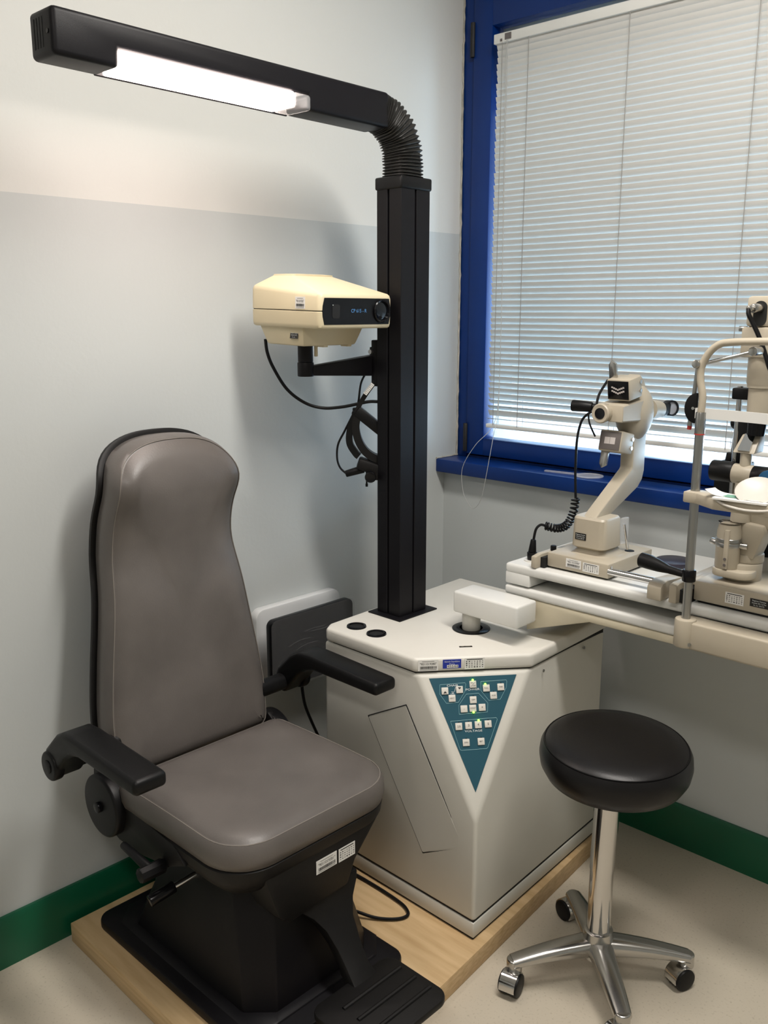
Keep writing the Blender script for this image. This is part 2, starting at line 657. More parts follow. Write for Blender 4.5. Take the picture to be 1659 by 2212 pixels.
# ragged caulk line where the frame meets the left wall
pts = [(0.003 + random.uniform(0, .0012), -0.003 + random.uniform(-.0025, .0015), 1.0315 + 1.46 * i / 90) for i in range(91)]
obj('trim_2', B().tube(pts, [random.uniform(.002, .0036) for _ in pts], 6), M['caulk'], kind='structure', label='cracked caulk joint')
pts = [(0.003, -0.107 + 0.107 * i / 12, 1.0315 + random.uniform(-.001, .001)) for i in range(13)]
obj('trim_3', B().tube(pts, [random.uniform(.002, .0036) for _ in pts], 6), M['caulk'], kind='structure')

# ------------------------------------------------------------------ venetian blind
bl = thing('venetian_blind', 'white metal venetian blind with tilted slats hanging in the blue window', 'blind', (0.155, -0.03, 1.14))
BX0, BX1, BY = 0.155, 2.12, -0.034
obj('headrail', B().box(BX0 - 0.003, BX1, BY - 0.013, BY + 0.016, 2.265, 2.292, 0.002), M['white'], bl)
pitch_ = 0.0178
b = B()
z = 2.255
nsl = 0
th0 = math.radians(57)
wd = 0.0215
while z > 1.162:
    th = th0 + math.radians(10) * min(1, max(0, (z - 1.25) / .6))
    if z < 1.182:
        th = math.radians(12)
    elif z < 1.225:
        th = math.radians(40 if z > 1.20 else 62)
    ring = []
    for k in range(7):
        u = (k / 6 - 0.5) * wd
        cr = 0.0016 * (1 - (2 * k / 6 - 1) ** 2)
        # room side edge up, outer edge down
        yy = -u * math.cos(th) - cr * math.sin(th)
        zz = u * math.sin(th) - cr * math.cos(th)
        ring.append((yy, zz))
    ring2 = [(y + 0.00022 * math.sin(th), q + 0.00022 * math.cos(th)) for y, q in ring][::-1]
    j = random.uniform(-.0006, .0006)
    x0 = BX0 + 0.004 + random.uniform(-.002, .002)
    b.loft([[(x, BY + y, z + q + j) for y, q in ring + ring2] for x in (x0, 0.9, BX1 - 0.004)])
    z -= pitch_
    nsl += 1
obj('slats', b, M['slat'], bl, ang=60)
obj('bottom_rail', B().box(BX0 - 0.002, BX1, BY - 0.010, BY + 0.010, 1.140, 1.153, 0.003), M['white'], bl)
for x in (0.183, 0.276, 0.595, 0.94, 1.4, 1.95):
    b = B()
    zz = [1.15 + i * pitch_ for i in range(63)]
    b.tube([(x, BY - 0.0115, z) for z in (1.15, 2.27)], 0.0011, 5)
    b.tube([(x + 0.004, BY + 0.0115, z) for z in (1.15, 2.27)], 0.0008, 5)
    obj('ladder_cord', b, M['greycord'], bl)
b = B().box(0.193, 0.215, BY - 0.0145, BY - 0.011, 2.271, 2.288).box(0.176, 0.183, BY - 0.0145, BY - 0.011, 2.269, 2.276)
obj('cord_lock', b, M['smoke'], bl)
path = [(0.207, -0.052, 2.27), (0.209, -0.054, 1.9), (0.216, -0.06, 1.5), (0.218, -0.066, 1.2), (0.229, -0.10, 1.129), (0.219, -0.125, 0.983), (0.203, -0.125, 0.922), (0.176, -0.125, 0.891), (0.151, -0.125, 0.907), (0.128, -0.122, 0.945), (0.124, -0.120, 1.016), (0.165, -0.11, 1.09), (0.205, -0.075, 1.152), (0.217, -0.064, 1.25), (0.214, -0.058, 1.6), (0.204, -0.053, 2.0), (0.203, -0.052, 2.27)]
obj('pull_cord', B().tube(path, 0.0009, 6, smooth=8), M['cord'], bl)
obj('cord_stop', B().box(0.212, 0.226, -0.090, -0.078, 1.125, 1.137, 0.002), M['clear'], bl)

# clear plastic occluder left on the sill
b = B().lathe([(0.040, 0), (0.041, 0.002), (0.039, 0.004), (0.034, 0.0042), (0.032, 0.0018), (0.001, 0.0016)], (0.545, -0.052, 1.0305))
b.strip([(0.51, -0.052, 1.0325), (0.45, -0.060, 1.0325), (0.40, -0.066, 1.0325)], 0.012, 0.004, (0, 1, 0))
obj('eye_occluder', b, M['clear'], None, 'clear plastic spoon shaped eye occluder lying on the blue window sill', 'occluder', loc=(0.5, -0.055, 1.0305))

# ------------------------------------------------------------------ plywood platform
PL = [(0.035, -1.485), (0.835, -1.50), (0.825, -1.05), (0.752, -0.262), (0.03, -0.25)]
b = B().prism(PL, 0, 0.05, bevel=0.002)
obj('plywood_platform', b, M['wood'], None, 'pale plywood board on the floor under the chair and the cabinet', 'platform', loc=(0.4, -0.85, 0))

# ------------------------------------------------------------------ exam chair
CY = -1.22
ch = thing('examination_chair', 'grey leather examination chair with black armrests and a tall headrest back', 'chair', (0.4, CY, 0.05))
b = B().prism(rrect(0.085, 0.722, -1.445, -1.022, 0.035), 0.0505, 0.075, bevel=0.006)
obj('base_plate', b, M['blackm'], ch)


def octa(cx, cy, hx, hy, c, z):
    return [(cx - hx + c, cy - hy, z), (cx + hx - c, cy - hy, z), (cx + hx, cy - hy + c, z), (cx + hx, cy + hy - c, z), (cx + hx - c, cy + hy, z), (cx - hx + c, cy + hy, z), (cx - hx, cy + hy - c, z), (cx - hx, cy - hy + c, z)]


b = B().loft([octa(.39, CY, .285, .198, .05, .075), octa(.395, CY, .276, .191, .05, .079), octa(.40, CY, .256, .178, .05, .084)], bevel=.004)
obj('plinth', b, M['blackm'], ch)
b = B().loft([octa(.40, CY, .254, .177, .05, .083), octa(.41, CY, .215, .158, .055, .20), octa(.42, CY, .18, .150, .06, .372)], bevel=.004)
obj('pedestal', b, M['blackm'], ch)
# seat shell and seat pad
so = resample(rrect(0.235, 0.668, CY - .232, CY + .232, [.10, .10, .03, .03], 8), 120)
b = B()
pad(b, so, [('s', .3, .345), ('i', .100, .345), ('i', .070, .350), ('i', .040, .364), ('i', .016, .388), ('i', .004, .412), ('i', .001, .432), ('i', .006, .436)], lambda x, y, h: (x, y, h + max(0, (0.42 - x)) * 0.10))
obj('seat_shell', b, M['shell'], ch, ang=50)
b = B()
pad(b, so, [('s', .5, .428), ('i', .012, .43), ('i', .001, .436), ('i', -.004, .455), ('i', -.002, .478), ('i', .004, .489), ('i', .007, .4885), ('i', .0095, .491), ('i', .02, .498), ('i', .04, .503), ('s', .85, .505), ('s', .6, .502), ('s', .3, .500), ('s', .05, .500)],
    lambda x, y, h: (x, y, h + 0.004 * math.sin((x - 0.25) * 7)))
seat = obj('seat', b, M['leather'], ch, ang=60)
io = inset(so, .006)
obj('piping', B().tube([(x, y, .4895 + 0.004 * math.sin((x - 0.25) * 7)) for x, y in io], .0012, 6, closed=True), M['stitch'], seat)


# backrest
def bx(z):
    t = (z - .47) / .75
    x = .232 - .050 * t - .010 * math.sin(math.pi * min(max(t, 0), 1))
    x += .034 * math.exp(-((z - 1.13) / .058) ** 2)
    x -= .017 * math.exp(-((z - .97) / .075) ** 2)
    return x


HW = [(.475, .200), (.50, .214), (.60, .216), (.70, .205), (.80, .190), (.90, .176), (.98, .167), (1.05, .165), (1.10, .165)]
right = [(hw, z_) for z_, hw in HW]
top = []
for k in range(1, 24):
    t = math.pi * k / 24
    c, s_ = math.cos(t), math.sin(t)
    top.append((.165 * math.copysign(abs(c) ** (2 / 2.5), c), 1.10 + .128 * s_ ** (2 / 2.5)))
left = [(-hw, z_) for hw, z_ in right[::-1]]
cur = right + top + left
sp = spline([V((p[0], p[1], 0)) for p in cur], 3)
bo = resample([(p.x, p.y) for p in sp] + [(-.19, .470), (.19, .470)], 150)
bo = [(p[0], p[1]) for p in bo]


def bmap(y, z, h):
    return (bx(z) + h, CY + y, z)


b = B()
pad(b, bo, [('s', .6, -.078), ('i', .008, -.076), ('i', .0, -.070), ('i', -.002, -.045), ('i', .0, -.022), ('i', .005, -.010), ('i', .008, -.0105), ('i', .0105, -.008), ('i', .022, .002), ('i', .042, .008), ('s', .8, .010), ('s', .5, .008), ('s', .2, .008)], bmap)
back = obj('backrest', b, M['leather'], ch, ang=60)
obj('piping', B().tube([bmap(y, z, -.0095) for y, z in inset(bo, .0065)], .0011, 6, closed=True), M['stitch'], back)
b = B()
pad(b, bo, [('s', .7, -.118), ('i', .03, -.116), ('i', .004, -.105), ('i', -.009, -.085), ('i', -.009, -.077), ('i', -.004, -.075), ('i', .012, -.077)], bmap)
obj('back_shell', b, M['shell'], ch, ang=50)

ARM = [(.545, .652), (.30, .660), (.262, .657), (.232, .642), (.182, .596), (.168, .566), (.175, .538), (.204, .528), (.262, .594), (.292, .614), (.325, .622), (.545, .620)]
for sgn in (-1, 1):
    yc = CY + sgn * (.322 if sgn < 0 else .312)
    y0, y1 = yc - .036, yc + .036
    a = obj('armrest', B().prism(ARM, y0, y1, 'y', bevel=.011, seg=4), M['black'], ch, ang=50)
    b = B()
    yo = y0 if sgn < 0 else y1
    b.cyl((.200, yo - sgn * .02, .561), (.200, yo + sgn * .004, .561), .033, bevel=.006, seg=3).cyl((.200, yo + sgn * .003, .561), (.200, yo + sgn * .007, .561), .015, bevel=.002)
    obj('pivot_cap', b, M['black'], a)
    yi = y1 if sgn < 0 else y0
    obj('armrest_axle', B().cyl((.200, yi + sgn * .004, .561), (.200, CY + sgn * .20, .561), .022), M['black'], ch)
    # recliner disc
    yd = CY + sgn * .236
    d = obj('hinge_disc', B().cyl((.205, yd - sgn * .02, .425), (.205, yd + sgn * .018, .425), .072, n=48, bevel=.007, seg=3), M['black'], ch)
    obj('bolt', B().cyl((.205, yd + sgn * .016, .425), (.205, yd + sgn * .028, .425), .012, n=16, bevel=.002), M['blackg'], d)
    obj('side_skirt', B().prism([(.145, .50), (.215, .50), (.30, .445), (.46, .432), (.50, .40), (.44, .372), (.34, .352), (.24, .348), (.165, .372), (.135, .42)], CY + sgn * .214, CY + sgn * .232, 'y', bevel=.004), M['shell'], ch)
obj('hinge_block', B().prism([(CY - .118, .300), (CY - .09, .275), (CY + .075, .285), (CY + .098, .335), (CY + .165, .405), (CY + .165, .43), (CY - .15, .43), (CY - .15, .40)], .52, .658, 'x', bevel=.006), M['shell'], ch)
# levers on the left side
b = B().cyl((.425, -1.42, .372), (.425, -1.49, .372), .009).cyl((.425, -1.455, .372), (.425, -1.512, .372), .016, n=8, bevel=.003)
lv = obj('recline_lever', b, M['black'], ch)
obj('lever_handle', B().cyl((.425, -1.485, .375), (.325, -1.49, .392), .011, .008, n=14, bevel=.003), M['black'], lv)
b = B().cyl((.42, -1.34, .312), (.405, -1.43, .294), .007, n=16)
lv2 = obj('swivel_lever', b, M['chrome'], ch, label='chrome rod')
obj('grip', B().cyl((.4065, -1.42, .296), (.398, -1.478, .284), .013, n=16, bevel=.003), M['blackg'], lv2)
# footrest
ft = B()


def rect(cx, cy, hx, hy, z, tilt=0):
    return [(cx - hx, cy - hy, z), (cx + hx, cy - hy, z - tilt), (cx + hx, cy + hy, z - tilt), (cx - hx, cy + hy, z)]


FY = CY + .028
ft.loft([rect(.595, FY, .052, .086, .300), rect(.600, FY, .048, .084, .278), rect(.625, FY + .004, .034, .058, .250), rect(.652, FY + .006, .024, .040, .22), rect(.688, FY + .004, .018, .032, .185), rect(.716, FY + .002, .017, .029, .150), rect(.745, FY, .020, .034, .125)], bevel=.004)
obj('footrest_arm', ft, M['shell'], ch)
fp = B().prism(rrect(.735, .912, FY - .141, FY + .094, .03), .112, .130, bevel=.005)
fpo = obj('footplate', fp, M['shell'], ch)
b = B()
for i in range(3):
    xx = .785 + i * .042
    b.tube([(xx, FY - .09, .130), (xx, FY + .078, .130)], .005, 8)
obj('tread_rib', b, M['shell'], fpo)
sticker(ch, 'barcode_sticker', (.6583, -1.208, .367), (0, 1, 0), (0, 0, 1), .058, .031, 'barcode', ['"9011019381"'])
sticker(ch, 'asset_sticker', (.6583, -1.149, .366), (0, 1, 0), (0, 0, 1), .048, .031, 'table')

# ------------------------------------------------------------------ instrument cabinet
cb = thing('instrument_cabinet', 'cream instrument cabinet with a teal triangular control panel, standing on plywood', 'cabinet', (.5, -.55, .05))
FX, FYc = .780, -.857      # front vertical edge
body = [(.262, -.848), (FX, FYc), (.742, -.262), (.235, -.262)]
bm = bmesh.new()
ZT, ZA = .664, .357
ca = V((.592, -.852, ZT))    # cut corner, on the front-left face
cc = V((.764, -.640, ZT))    # cut corner, on the front-right face
ap = V((FX, FYc, ZA))
zb = .098
q = {k: bm.verts.new(p) for k, p in dict(a0=(.262, -.848, zb), f0=(FX, FYc, zb), r0=(.742, -.262, zb), l0=(.235, -.262, zb), a1=(.262, -.848, ZT), r1=(.742, -.262, ZT), l1=(.235, -.262, ZT), ca=ca, cc=cc, ap=ap).items()}
for f in (('l0', 'r0', 'f0', 'a0'), ('a0', 'f0', 'ap', 'ca', 'a1'), ('f0', 'r0', 'r1', 'cc', 'ap'), ('ap', 'cc', 'ca'), ('a1', 'ca', 'cc', 'r1', 'l1'), ('l0', 'a0', 'a1', 'l1'), ('r0', 'l0', 'l1', 'r1')):
    bm.faces.new([q[k] for k in f])
b = B()
b._merge(bm, .010, 4, 15)
obj('cabinet_body', b, M['cabinet'], cb)
obj('plinth', B().prism(body, .056, .095, bevel=.003), M['cabinet'], cb)
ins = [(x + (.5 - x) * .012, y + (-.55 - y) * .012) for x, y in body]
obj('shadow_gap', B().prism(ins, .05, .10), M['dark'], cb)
obj('lid_gap', B().prism([(.26, -.81), (.29, -.842), (.582, -.846), (.758, -.634), (.742, -.27), (.24, -.27)], .655, .67), M['dark'], cb)
LID = [(.256, -.822), (.274, -.853), (.585, -.855), (.768, -.635), (.748, -.256), (.232, -.256)]
obj('lid', B().prism(LID, .667, .703, bevel=.009, seg=4), M['lid'], cb)
ZL = .703
# hatch on the left face
hp = [(.430, .509), (.559, .578), (.744, .278), (.617, .208)]
yh = -.8545
b = B()
for i in range(4):
    a, c = hp[i], hp[(i + 1) % 4]
    b.tube([(a[0], yh + .0005, a[1]), (c[0], yh + .0005, c[1])], .0014, 5)
obj('hatch_seam', b, M['dark'], cb)
hi = [(x + (.5875 - x) * .02, z + (.393 - z) * .02) for x, z in hp]
obj('hatch', B().prism(hi, yh - .0012, yh + .002, 'y'), M['cabinet'], cb, flat=True)
# screws
for p in ((.7655, -.585, .645), (.752, -.38, .645)):
    obj('screw', B().cyl(p, (p[0] + .0015, p[1], p[2]), .004, n=14), M['steel'], cb)
# two holders in the lid
for hx_, hy_ in ((.326, -.792), (.402, -.796)):
    h = obj('holder_ring', B().lathe([(.019, 0), (.019, .003), (.021, .0045), (.025, .0035), (.0262, 0)], (hx_, hy_, ZL), n=32), M['blackg'], cb)
    obj('holder_well', B().cyl((hx_, hy_, ZL - .004), (hx_, hy_, ZL + .0008), .0205, n=32), M['dark'], h)
obj('swivel_collar', B().lathe([(.049, 0), (.049, .002), (.047, .003), (.030, .003), (.030, 0)], (.549, -.597, ZL), n=48), M['blackg'], cb)

# control panel on the cut corner: u across, v up, n outwards
n_ = ((cc - ca).cross(ap - ca)).normalized()
if n_.dot(CAM - ca) < 0:
    n_ = -n_
pu = (cc - ca).normalized()
pv = n_.cross(pu).normalized()
if pv.z < 0:
    pv = -pv
mid = (ca + cc) / 2
Htot = (mid - ap).dot(pv)
Wt = (cc - ca).length


def pp(u, v, d=0.0):
    # u in -1..1 of half width at the top, v 0 at the top, 1 at the tip
    return mid + pu * (u * Wt / 2) - pv * (v * Htot) + n_ * d


apu = (ap - mid).dot(pu) / (Wt / 2)
U0, U1, VT, VB = -.80, .75, .030, .800


def pan(px, py, d=.0020):
    # px,py: fractions of the teal panel: 0..1 across at the top, 0..1 down
    u = U0 + (U1 - U0) * px
    return pp(u, VT + (VB - VT) * py, d)


tip = pp(apu * .80, VB, 0)
bm = bmesh.new()
P3 = [pan(0, 0, 0), pan(1, 0, 0), tip]
lo = [bm.verts.new(p - n_ * .001) for p in P3]
hi_ = [bm.verts.new(p + n_ * .0014) for p in P3]
bm.faces.new(lo[::-1])
bm.faces.new(hi_)
for i in range(3):
    bm.faces.new([lo[i], lo[(i + 1) % 3], hi_[(i + 1) % 3], hi_[i]])
b = B()
b._merge(bm)
pn = obj('control_panel', b, M['teal'], cb)
# panel art is laid out in the photograph's own panel proportions: x 0..100 across the top, y 0..133 down
PW = (pan(1, 0) - pan(0, 0)).length
PH = (mid - tip).dot(pv) - VT * Htot
o0 = pan(0, 0, 0)
sh = (tip - o0 - pu * PW / 2).dot(pu)


def art(x, y, d=.0018):
    # x: 0..100, y: 0..133 of the flat artwork, sheared so that its axis runs to the tip
    x -= 4.2 * min(1.15, y / 70)
    return o0 + pu * ((PW * x / 100) + sh * y / 133) - pv * (PH * y / 133) + n_ * d


SC = PW / 100
lines = B()


def outline(pts, t=.0009):
    P = [art(*p) for p in pts]
    for i in range(len(P)):
        lines.tube([P[i], P[(i + 1) % len(P)]], t / 2, 4)


outline([(12.5, 8), (41, 7), (42, 8.5), (41.5, 17), (34.5, 29.5), (21, 30), (13, 19)])
outline([(59, 6.5), (88, 6), (89, 7.5), (88.5, 15), (82, 28.5), (69, 29), (59.5, 17)])
outline([(43, 20.5), (57, 20), (68, 32), (68, 42.5), (36, 43.5), (35, 33)])
outline([(26.5, 51), (78, 49.5), (79.5, 51.5), (69.5, 83.5), (68, 84.5), (40, 85), (38.5, 84)])
obj('panel_outlines', lines, M['tealline'], pn, flat=True)
for t, x, y, k_, q_ in (('CHAIR', 27, 9.6, 3.0, 1.5), ('POWER', 50, 15.3, 3.2, 1.45), ('VOLTAGE', 53, 63.5, 3.2, 1.4)):
    obj('panel_lettering', B().text(t, art(x, y), pu, pv, SC * k_, sx=q_), M['whiteprint'], pn, flat=True)
tx = B()
# little chair pictogram
for (x0, y0), (x1, y1) in (((26, 17), (29, 17.4)), ((29.5, 17), (30.5, 11.5)), ((25, 19.4), (29.5, 19.4)), ((27, 18.6), (28.6, 18.6))):
    tx.tube([art(x0, y0), art(x1, y1)], SC * .25, 4)
obj('chair_symbol', tx, M['whiteprint'], pn, flat=True)
KEYS = [(18.5, 15.5, 'up'), (35, 14.8, 'dn'), (27, 24.5, 'NEXT'), (50, 9.3, 'pw'), (65.5, 14.5, 'FULL'), (82, 14, 'PAR'), (74, 23.5, 'AUX'), (51, 27.5, 'DIM'), (41, 37.5, '-'), (51, 37.3, 'CONT'), (61.5, 36.8, '+'),
        (36, 57.5, '2.5'), (47, 57, '3'), (57.8, 56.6, '4'), (69, 56.3, '5'), (45, 76.3, 'OPH'), (61.8, 76, 'RET')]
LEDS = [(49.5, 4.2), (64, 9.8), (52, 42), (58, 51.6)]
kb = SC * 7.7
for x, y, t in KEYS:
    k = obj('button', B().obox(art(x, y, .0030), pu, pv, kb, kb, .0035, .0010, 2), M['key'], cb)
    d = .0052
    p = B()
    c = art(x, y, d)
    if t == 'up':
        p.bm.faces.new([p.bm.verts.new(c + pu * a * SC - pv * v_ * SC) for a, v_ in ((-2, 2.6), (2, 2.6), (0, .2))])
    elif t == 'dn':
        p.bm.faces.new([p.bm.verts.new(c + pu * a * SC - pv * v_ * SC) for a, v_ in ((-2, -2.6), (0, -.2), (2, -2.6))])
    elif t == 'pw':
        p.tube([c + (pu * -2.6 - pv * 2.4) * SC, c + (pu * 2.6 + pv * 2.4) * SC], SC * .16, 4)
        p.text('ON', c + (pu * -1.3 + pv * 1.6) * SC, pu, pv, SC * 1.9)
        p.text('OFF', c + (pu * 1.3 - pv * 1.7) * SC, pu, pv, SC * 1.9)
    else:
        sz = 3.6 if len(t) <= 1 else (3.0 if t == '2.5' else 2.2)
        p.text(t, c, pu, pv, SC * sz)
    obj('legend', p, M['ink'], k, flat=True)
    if t in ('PAR', 'AUX', 'DIM', '2.5', '3', '5', 'OPH', 'RET'):
        obj('unlit_indicator', B().cyl(art(x, y - 4.6, .0012), art(x, y - 4.6, .0024), SC * .75, n=10), M['dark'], cb)
for x, y in LEDS:
    obj('lit_indicator', B().ball(art(x, y, .0042), SC * 1.15, n=12), M['led'], cb, label='green lit indicator')

# stickers on the front of the lid
fd = (V((.768, -.635, 0)) - V((.585, -.855, 0))).normalized()
fn = V((fd.y, -fd.x, 0))


def lidp(t, z):
    return V((.585, -.855, z)) + fd * (t * .286) + fn * .0002


sticker(cb, 'barcode_sticker', lidp(.115, .6850), fd, (0, 0, 1), .048, .0275, 'barcode', ['"9011019380"'])
sticker(cb, 'blue_sticker', lidp(.315, .6865), fd, (0, 0, 1), .044, .022, 'text', ['Azienda Ospedaliera', 'Pisana', ' '], 'bluepaper', 'whiteprint', label='blue sticker')
s2 = lidp(.32, .6805) + fn * .0009
o_ = obj('number_sticker', B().obox(s2, fd, (0, 0, 1), .027, .007, .0006), M['paper'], cb)
obj('printing', B().text('45544', s2 + fn * .0005, fd, (0, 0, 1), .008, sx=1.3), M['ink'], o_, flat=True)
sticker(cb, 'asset_sticker', lidp(.505, .6855), fd, (0, 0, 1), .048, .0275, 'table')
tb = V((.6225, -.710, ZL + .0004))
sticker(cb, 'maker_plate', tb, fd, -fn, .032, .007, 'text', ['OP - COM'], 'blacklabel', 'wedge')

# ------------------------------------------------------------------ lamp column
lc = thing('lamp_column', 'black square column rising from the cabinet and carrying the lit overhead lamp arm', 'lamp', (.3235, -.617, ZL))
cx0, cx1, cy0, cy1 = .282, .365, -.670, -.565
obj('base_plate', B().box(.266, .384, -.690, -.540, ZL, ZL + .004, .001), M['blackm'], lc)
g, gd = .0032, .007
mx_, my_ = (cx0 + cx1) / 2 - .002, (cy0 + cy1) / 2
sec = [(cx0, cy0), (mx_ - g, cy0), (mx_ - g, cy0 + gd), (mx_ + g, cy0 + gd), (mx_ + g, cy0), (cx1, cy0), (cx1, my_ - g), (cx1 - gd, my_ - g), (cx1 - gd, my_ + g), (cx1, my_ + g), (cx1, cy1), (mx_ + g, cy1), (mx_ + g, cy1 - gd), (mx_ - g, cy1 - gd), (mx_ - g, cy1), (cx0, cy1), (cx0, my_ + g), (cx0 + gd, my_ + g), (cx0 + gd, my_ - g), (cx0, my_ - g)]
obj('post', B().prism(sec, ZL + .004, 1.80, bevel=.0012, seg=1), M['blackm'], lc)
obj('post_cap', B().box(cx0 - .004, cx1 + .004, cy0 - .004, cy1 + .004, 1.792, 1.822, .005, 3), M['black'], lc)
# bellows elbow
path, rad, hgt = [], [], []
c0 = V((.3205, -.617, 1.820))
E1 = V((.3035, -.700, 1.966))
ctrl = [c0, c0 + V((0, 0, .03)), c0 + V((-.001, -.003, .065)), c0 + V((-.004, -.016, .102)), c0 + V((-.010, -.043, .132)), c0 + V((-.0155, -.070, .1445)), E1]
sp = spline(ctrl, 26)
rings = []
for i, p in enumerate(sp):
    d = (sp[min(i + 1, len(sp) - 1)] - sp[max(i - 1, 0)]).normalized()
    sx_ = V((1, 0, 0))
    sx_ = (sx_ - d * sx_.dot(d)).normalized()
    sy_ = d.cross(sx_)
    t = i / (len(sp) - 1)
    k = 1 + .085 * (1 if (i % 6) in (0, 1) else -.6 if (i % 6) in (3, 4) else .15)
    hx2 = .0395 * k
    hy2 = (.041 * (1 - t) + .037 * t) * k
    ring = []
    for j in range(32):
        a = 2 * math.pi * j / 32
        c, s_ = math.cos(a), math.sin(a)
        wv = 1 + .02 * math.sin(3 * a + i * .22) * math.sin(math.pi * t)
        ring.append(p + (sx_ * hx2 * math.copysign(abs(c) ** .55, c) + sy_ * hy2 * math.copysign(abs(s_) ** .55, s_)) * wv)
    rings.append(ring)
obj('bellows', B().loft(rings), M['bellows'], lc, ang=60)


def armz(y):
    return (-.69 - y) * .013


def abox(b, x0, x1, y0, y1, z0, z1, bevel, seg=3):
    P = []
    for z in (z0, z1):
        for x, y in ((x0, y0), (x1, y0), (x1, y1), (x0, y1)):
            P.append((x, y, z + armz(y)))
    return b.hexa(P, bevel, seg)


AX0, AX1, AZ0, AZ1 = .262, .346, 1.925, 2.005
prof = [(-1.530, AZ0), (-1.402, AZ0), (-1.402, 1.958), (-.945, 1.958), (-.945, AZ0), (-.69, AZ0), (-.69, AZ1), (-1.530, AZ1)]
bm_ = bmesh.new()
lo_ = [bm_.verts.new((AX0, y, z + armz(y))) for y, z in prof]
hi2 = [bm_.verts.new((AX1, y, z + armz(y))) for y, z in prof]
bm_.faces.new(lo_[::-1])
bm_.faces.new(hi2)
for i in range(8):
    bm_.faces.new([lo_[i], lo_[(i + 1) % 8], hi2[(i + 1) % 8], hi2[i]])
arm = B()
arm._merge(bm_, .0095, 4)
abox(arm, AX0, AX0 + .006, -1.41, -.94, AZ0 - .0005, 1.965, .0015, 1)
co = obj('lamp_arm', arm, M['blackm'], lc)
v = B()
for i in range(4):
    xx = AX0 + .018 + i * .010
    v.box(xx, xx + .0022, -1.5306, -1.525, 1.952, 2.002)
obj('vent_slots', v, M['dark'], co, flat=True)
obj('screw', B().cyl((AX1 - .016, -1.5285, 1.975), (AX1 - .016, -1.5315, 1.975), .004, n=12), M['blackg'], co)
lamp = B()
abox(lamp, AX0 + .007, AX1 + .001, -1.396, -.985, AZ0, 1.957, .005)
obj('lamp_tube', lamp, M['lamp'], lc, label='glowing white lamp cover')
cl_ = B()
abox(cl_, AX0 + .007, AX1 + .002, -.986, -.938, AZ0 - .001, 1.957, .008)
obj('lamp_cover_end', cl_, M['clear'], lc, label='clear plastic end of the lamp cover')

# ------------------------------------------------------------------ chart projector
cp = thing('chart_projector', 'cream chart projector with a black front panel on an arm of the column', 'projector', (.2235, -.808, 1.505), (0, math.radians(1.6), 0), local=True)
D, Wp = .1285, .12
fo = rrect(-D, D, -Wp, Wp, [.012, .012, .02, .02], 5)
b = B()


def ringz(s_, z):
    return [(x * s_, y * s_, z) for x, y in fo]


b.loft([ringz(.965, -.040), ringz(.99, -.037), ringz(1.0, -.030), ringz(1.004, -.002), ringz(.996, -.001)])
obj('lower_housing', b, M['cream'], cp, ang=40)
b = B()
def rz(x):
    return .047 - x / D * .009


tops = rrect(-.100, -.018, -.072, .062, .012, 5)
b.loft([ringz(.996, .0008), ringz(1.004, .002), [(x, y, rz(x) - .008) for x, y in fo], [(x * .985, y * .985, rz(x) - .001) for x, y in fo], [(x * .955, y * .955, rz(x) + .003) for x, y in fo], [(x * 1.02, y * 1.02, .080) for x, y in tops], [(x, y, .084) for x, y in tops], [((x + .06) * .6 - .06, y * .6, .0855) for x, y in tops]])
obj('upper_housing', b, M['cream'], cp, ang=30)
b = B()
un = [(-.108, -.108), (.055, -.108), (.055, .098), (-.108, .098)]
ub = [(-.088, -.098), (.050, -.100), (.044, .078), (-.088, .078)]
b.loft([[(x, y, -.036) for x, y in un], [(x, y, -.084) for x, y in ub]], bevel=.005)
for yy in (-.03, .05):
    b.box(.02, .044, yy, yy + .014, -.088, -.080)
obj('underbody', b, M['cream'], cp)
fr = B()
fr.prism([(-.106, -.0305), (.108, -.0305), (.1125, -.012), (.1135, 0), (.1125, .012), (.108, .0305), (-.106, .0305), (-.111, .012), (-.112, 0), (-.111, -.012)], D - .004, D + .0012, 'x', bevel=.0006, seg=1)
fpn = obj('front_panel', fr, M['panelblack'], cp)
b = B().text('CP 615 - R', (D + .0016, .004, .001), (0, 1, 0), (0, 0, 1), .0115, sx=1.0)
obj('lettering', b, M['blueprint'], fpn, flat=True)
b = B().lathe([(.022, -.004), (.0275, 0), (.0275, .005), (.0255, .007), (.0235, .006), (.022, .001), (.001, .0005)], (D, .080, .001), (1, 0, 0), n=40)
ln = obj('lens_ring', b, M['blackg'], fpn)
obj('lens', B().lathe([(.0225, 0), (.016, .002), (.001, .003)], (D + .001, .080, .001), (1, 0, 0)), M['lens'], cp)
obj('sensor_window', B().prism(rrect(-.082, -.058, -.016, .016, .006), D + .001, D + .002, 'x'), M['dark'], fpn)
obj('indicator', B().ball((D + .0016, -.080, .014), .0012, n=8), M['whiteprint'], fpn)
sticker(cp, 'barcode_sticker', (.062, -.1206, .018), (1, 0, 0), (0, 0, 1), .034, .027, 'barcode', ['"9011019383"'])
un_n = V((0, -1, -.2)).normalized()
sticker(cp, 'asset_label', (.022, -.1050, -.058), (1, 0, 0), V((0, .18, .98)), .028, .017, 'text', ['Regione Toscana', 'Azienda USL', 'N. inv.'], 'blacklabel', 'whiteprint')
obj('seam_shadow', B().prism([(x * .99, y * .99) for x, y in fo], -.003, .003), M['dark'], cp)
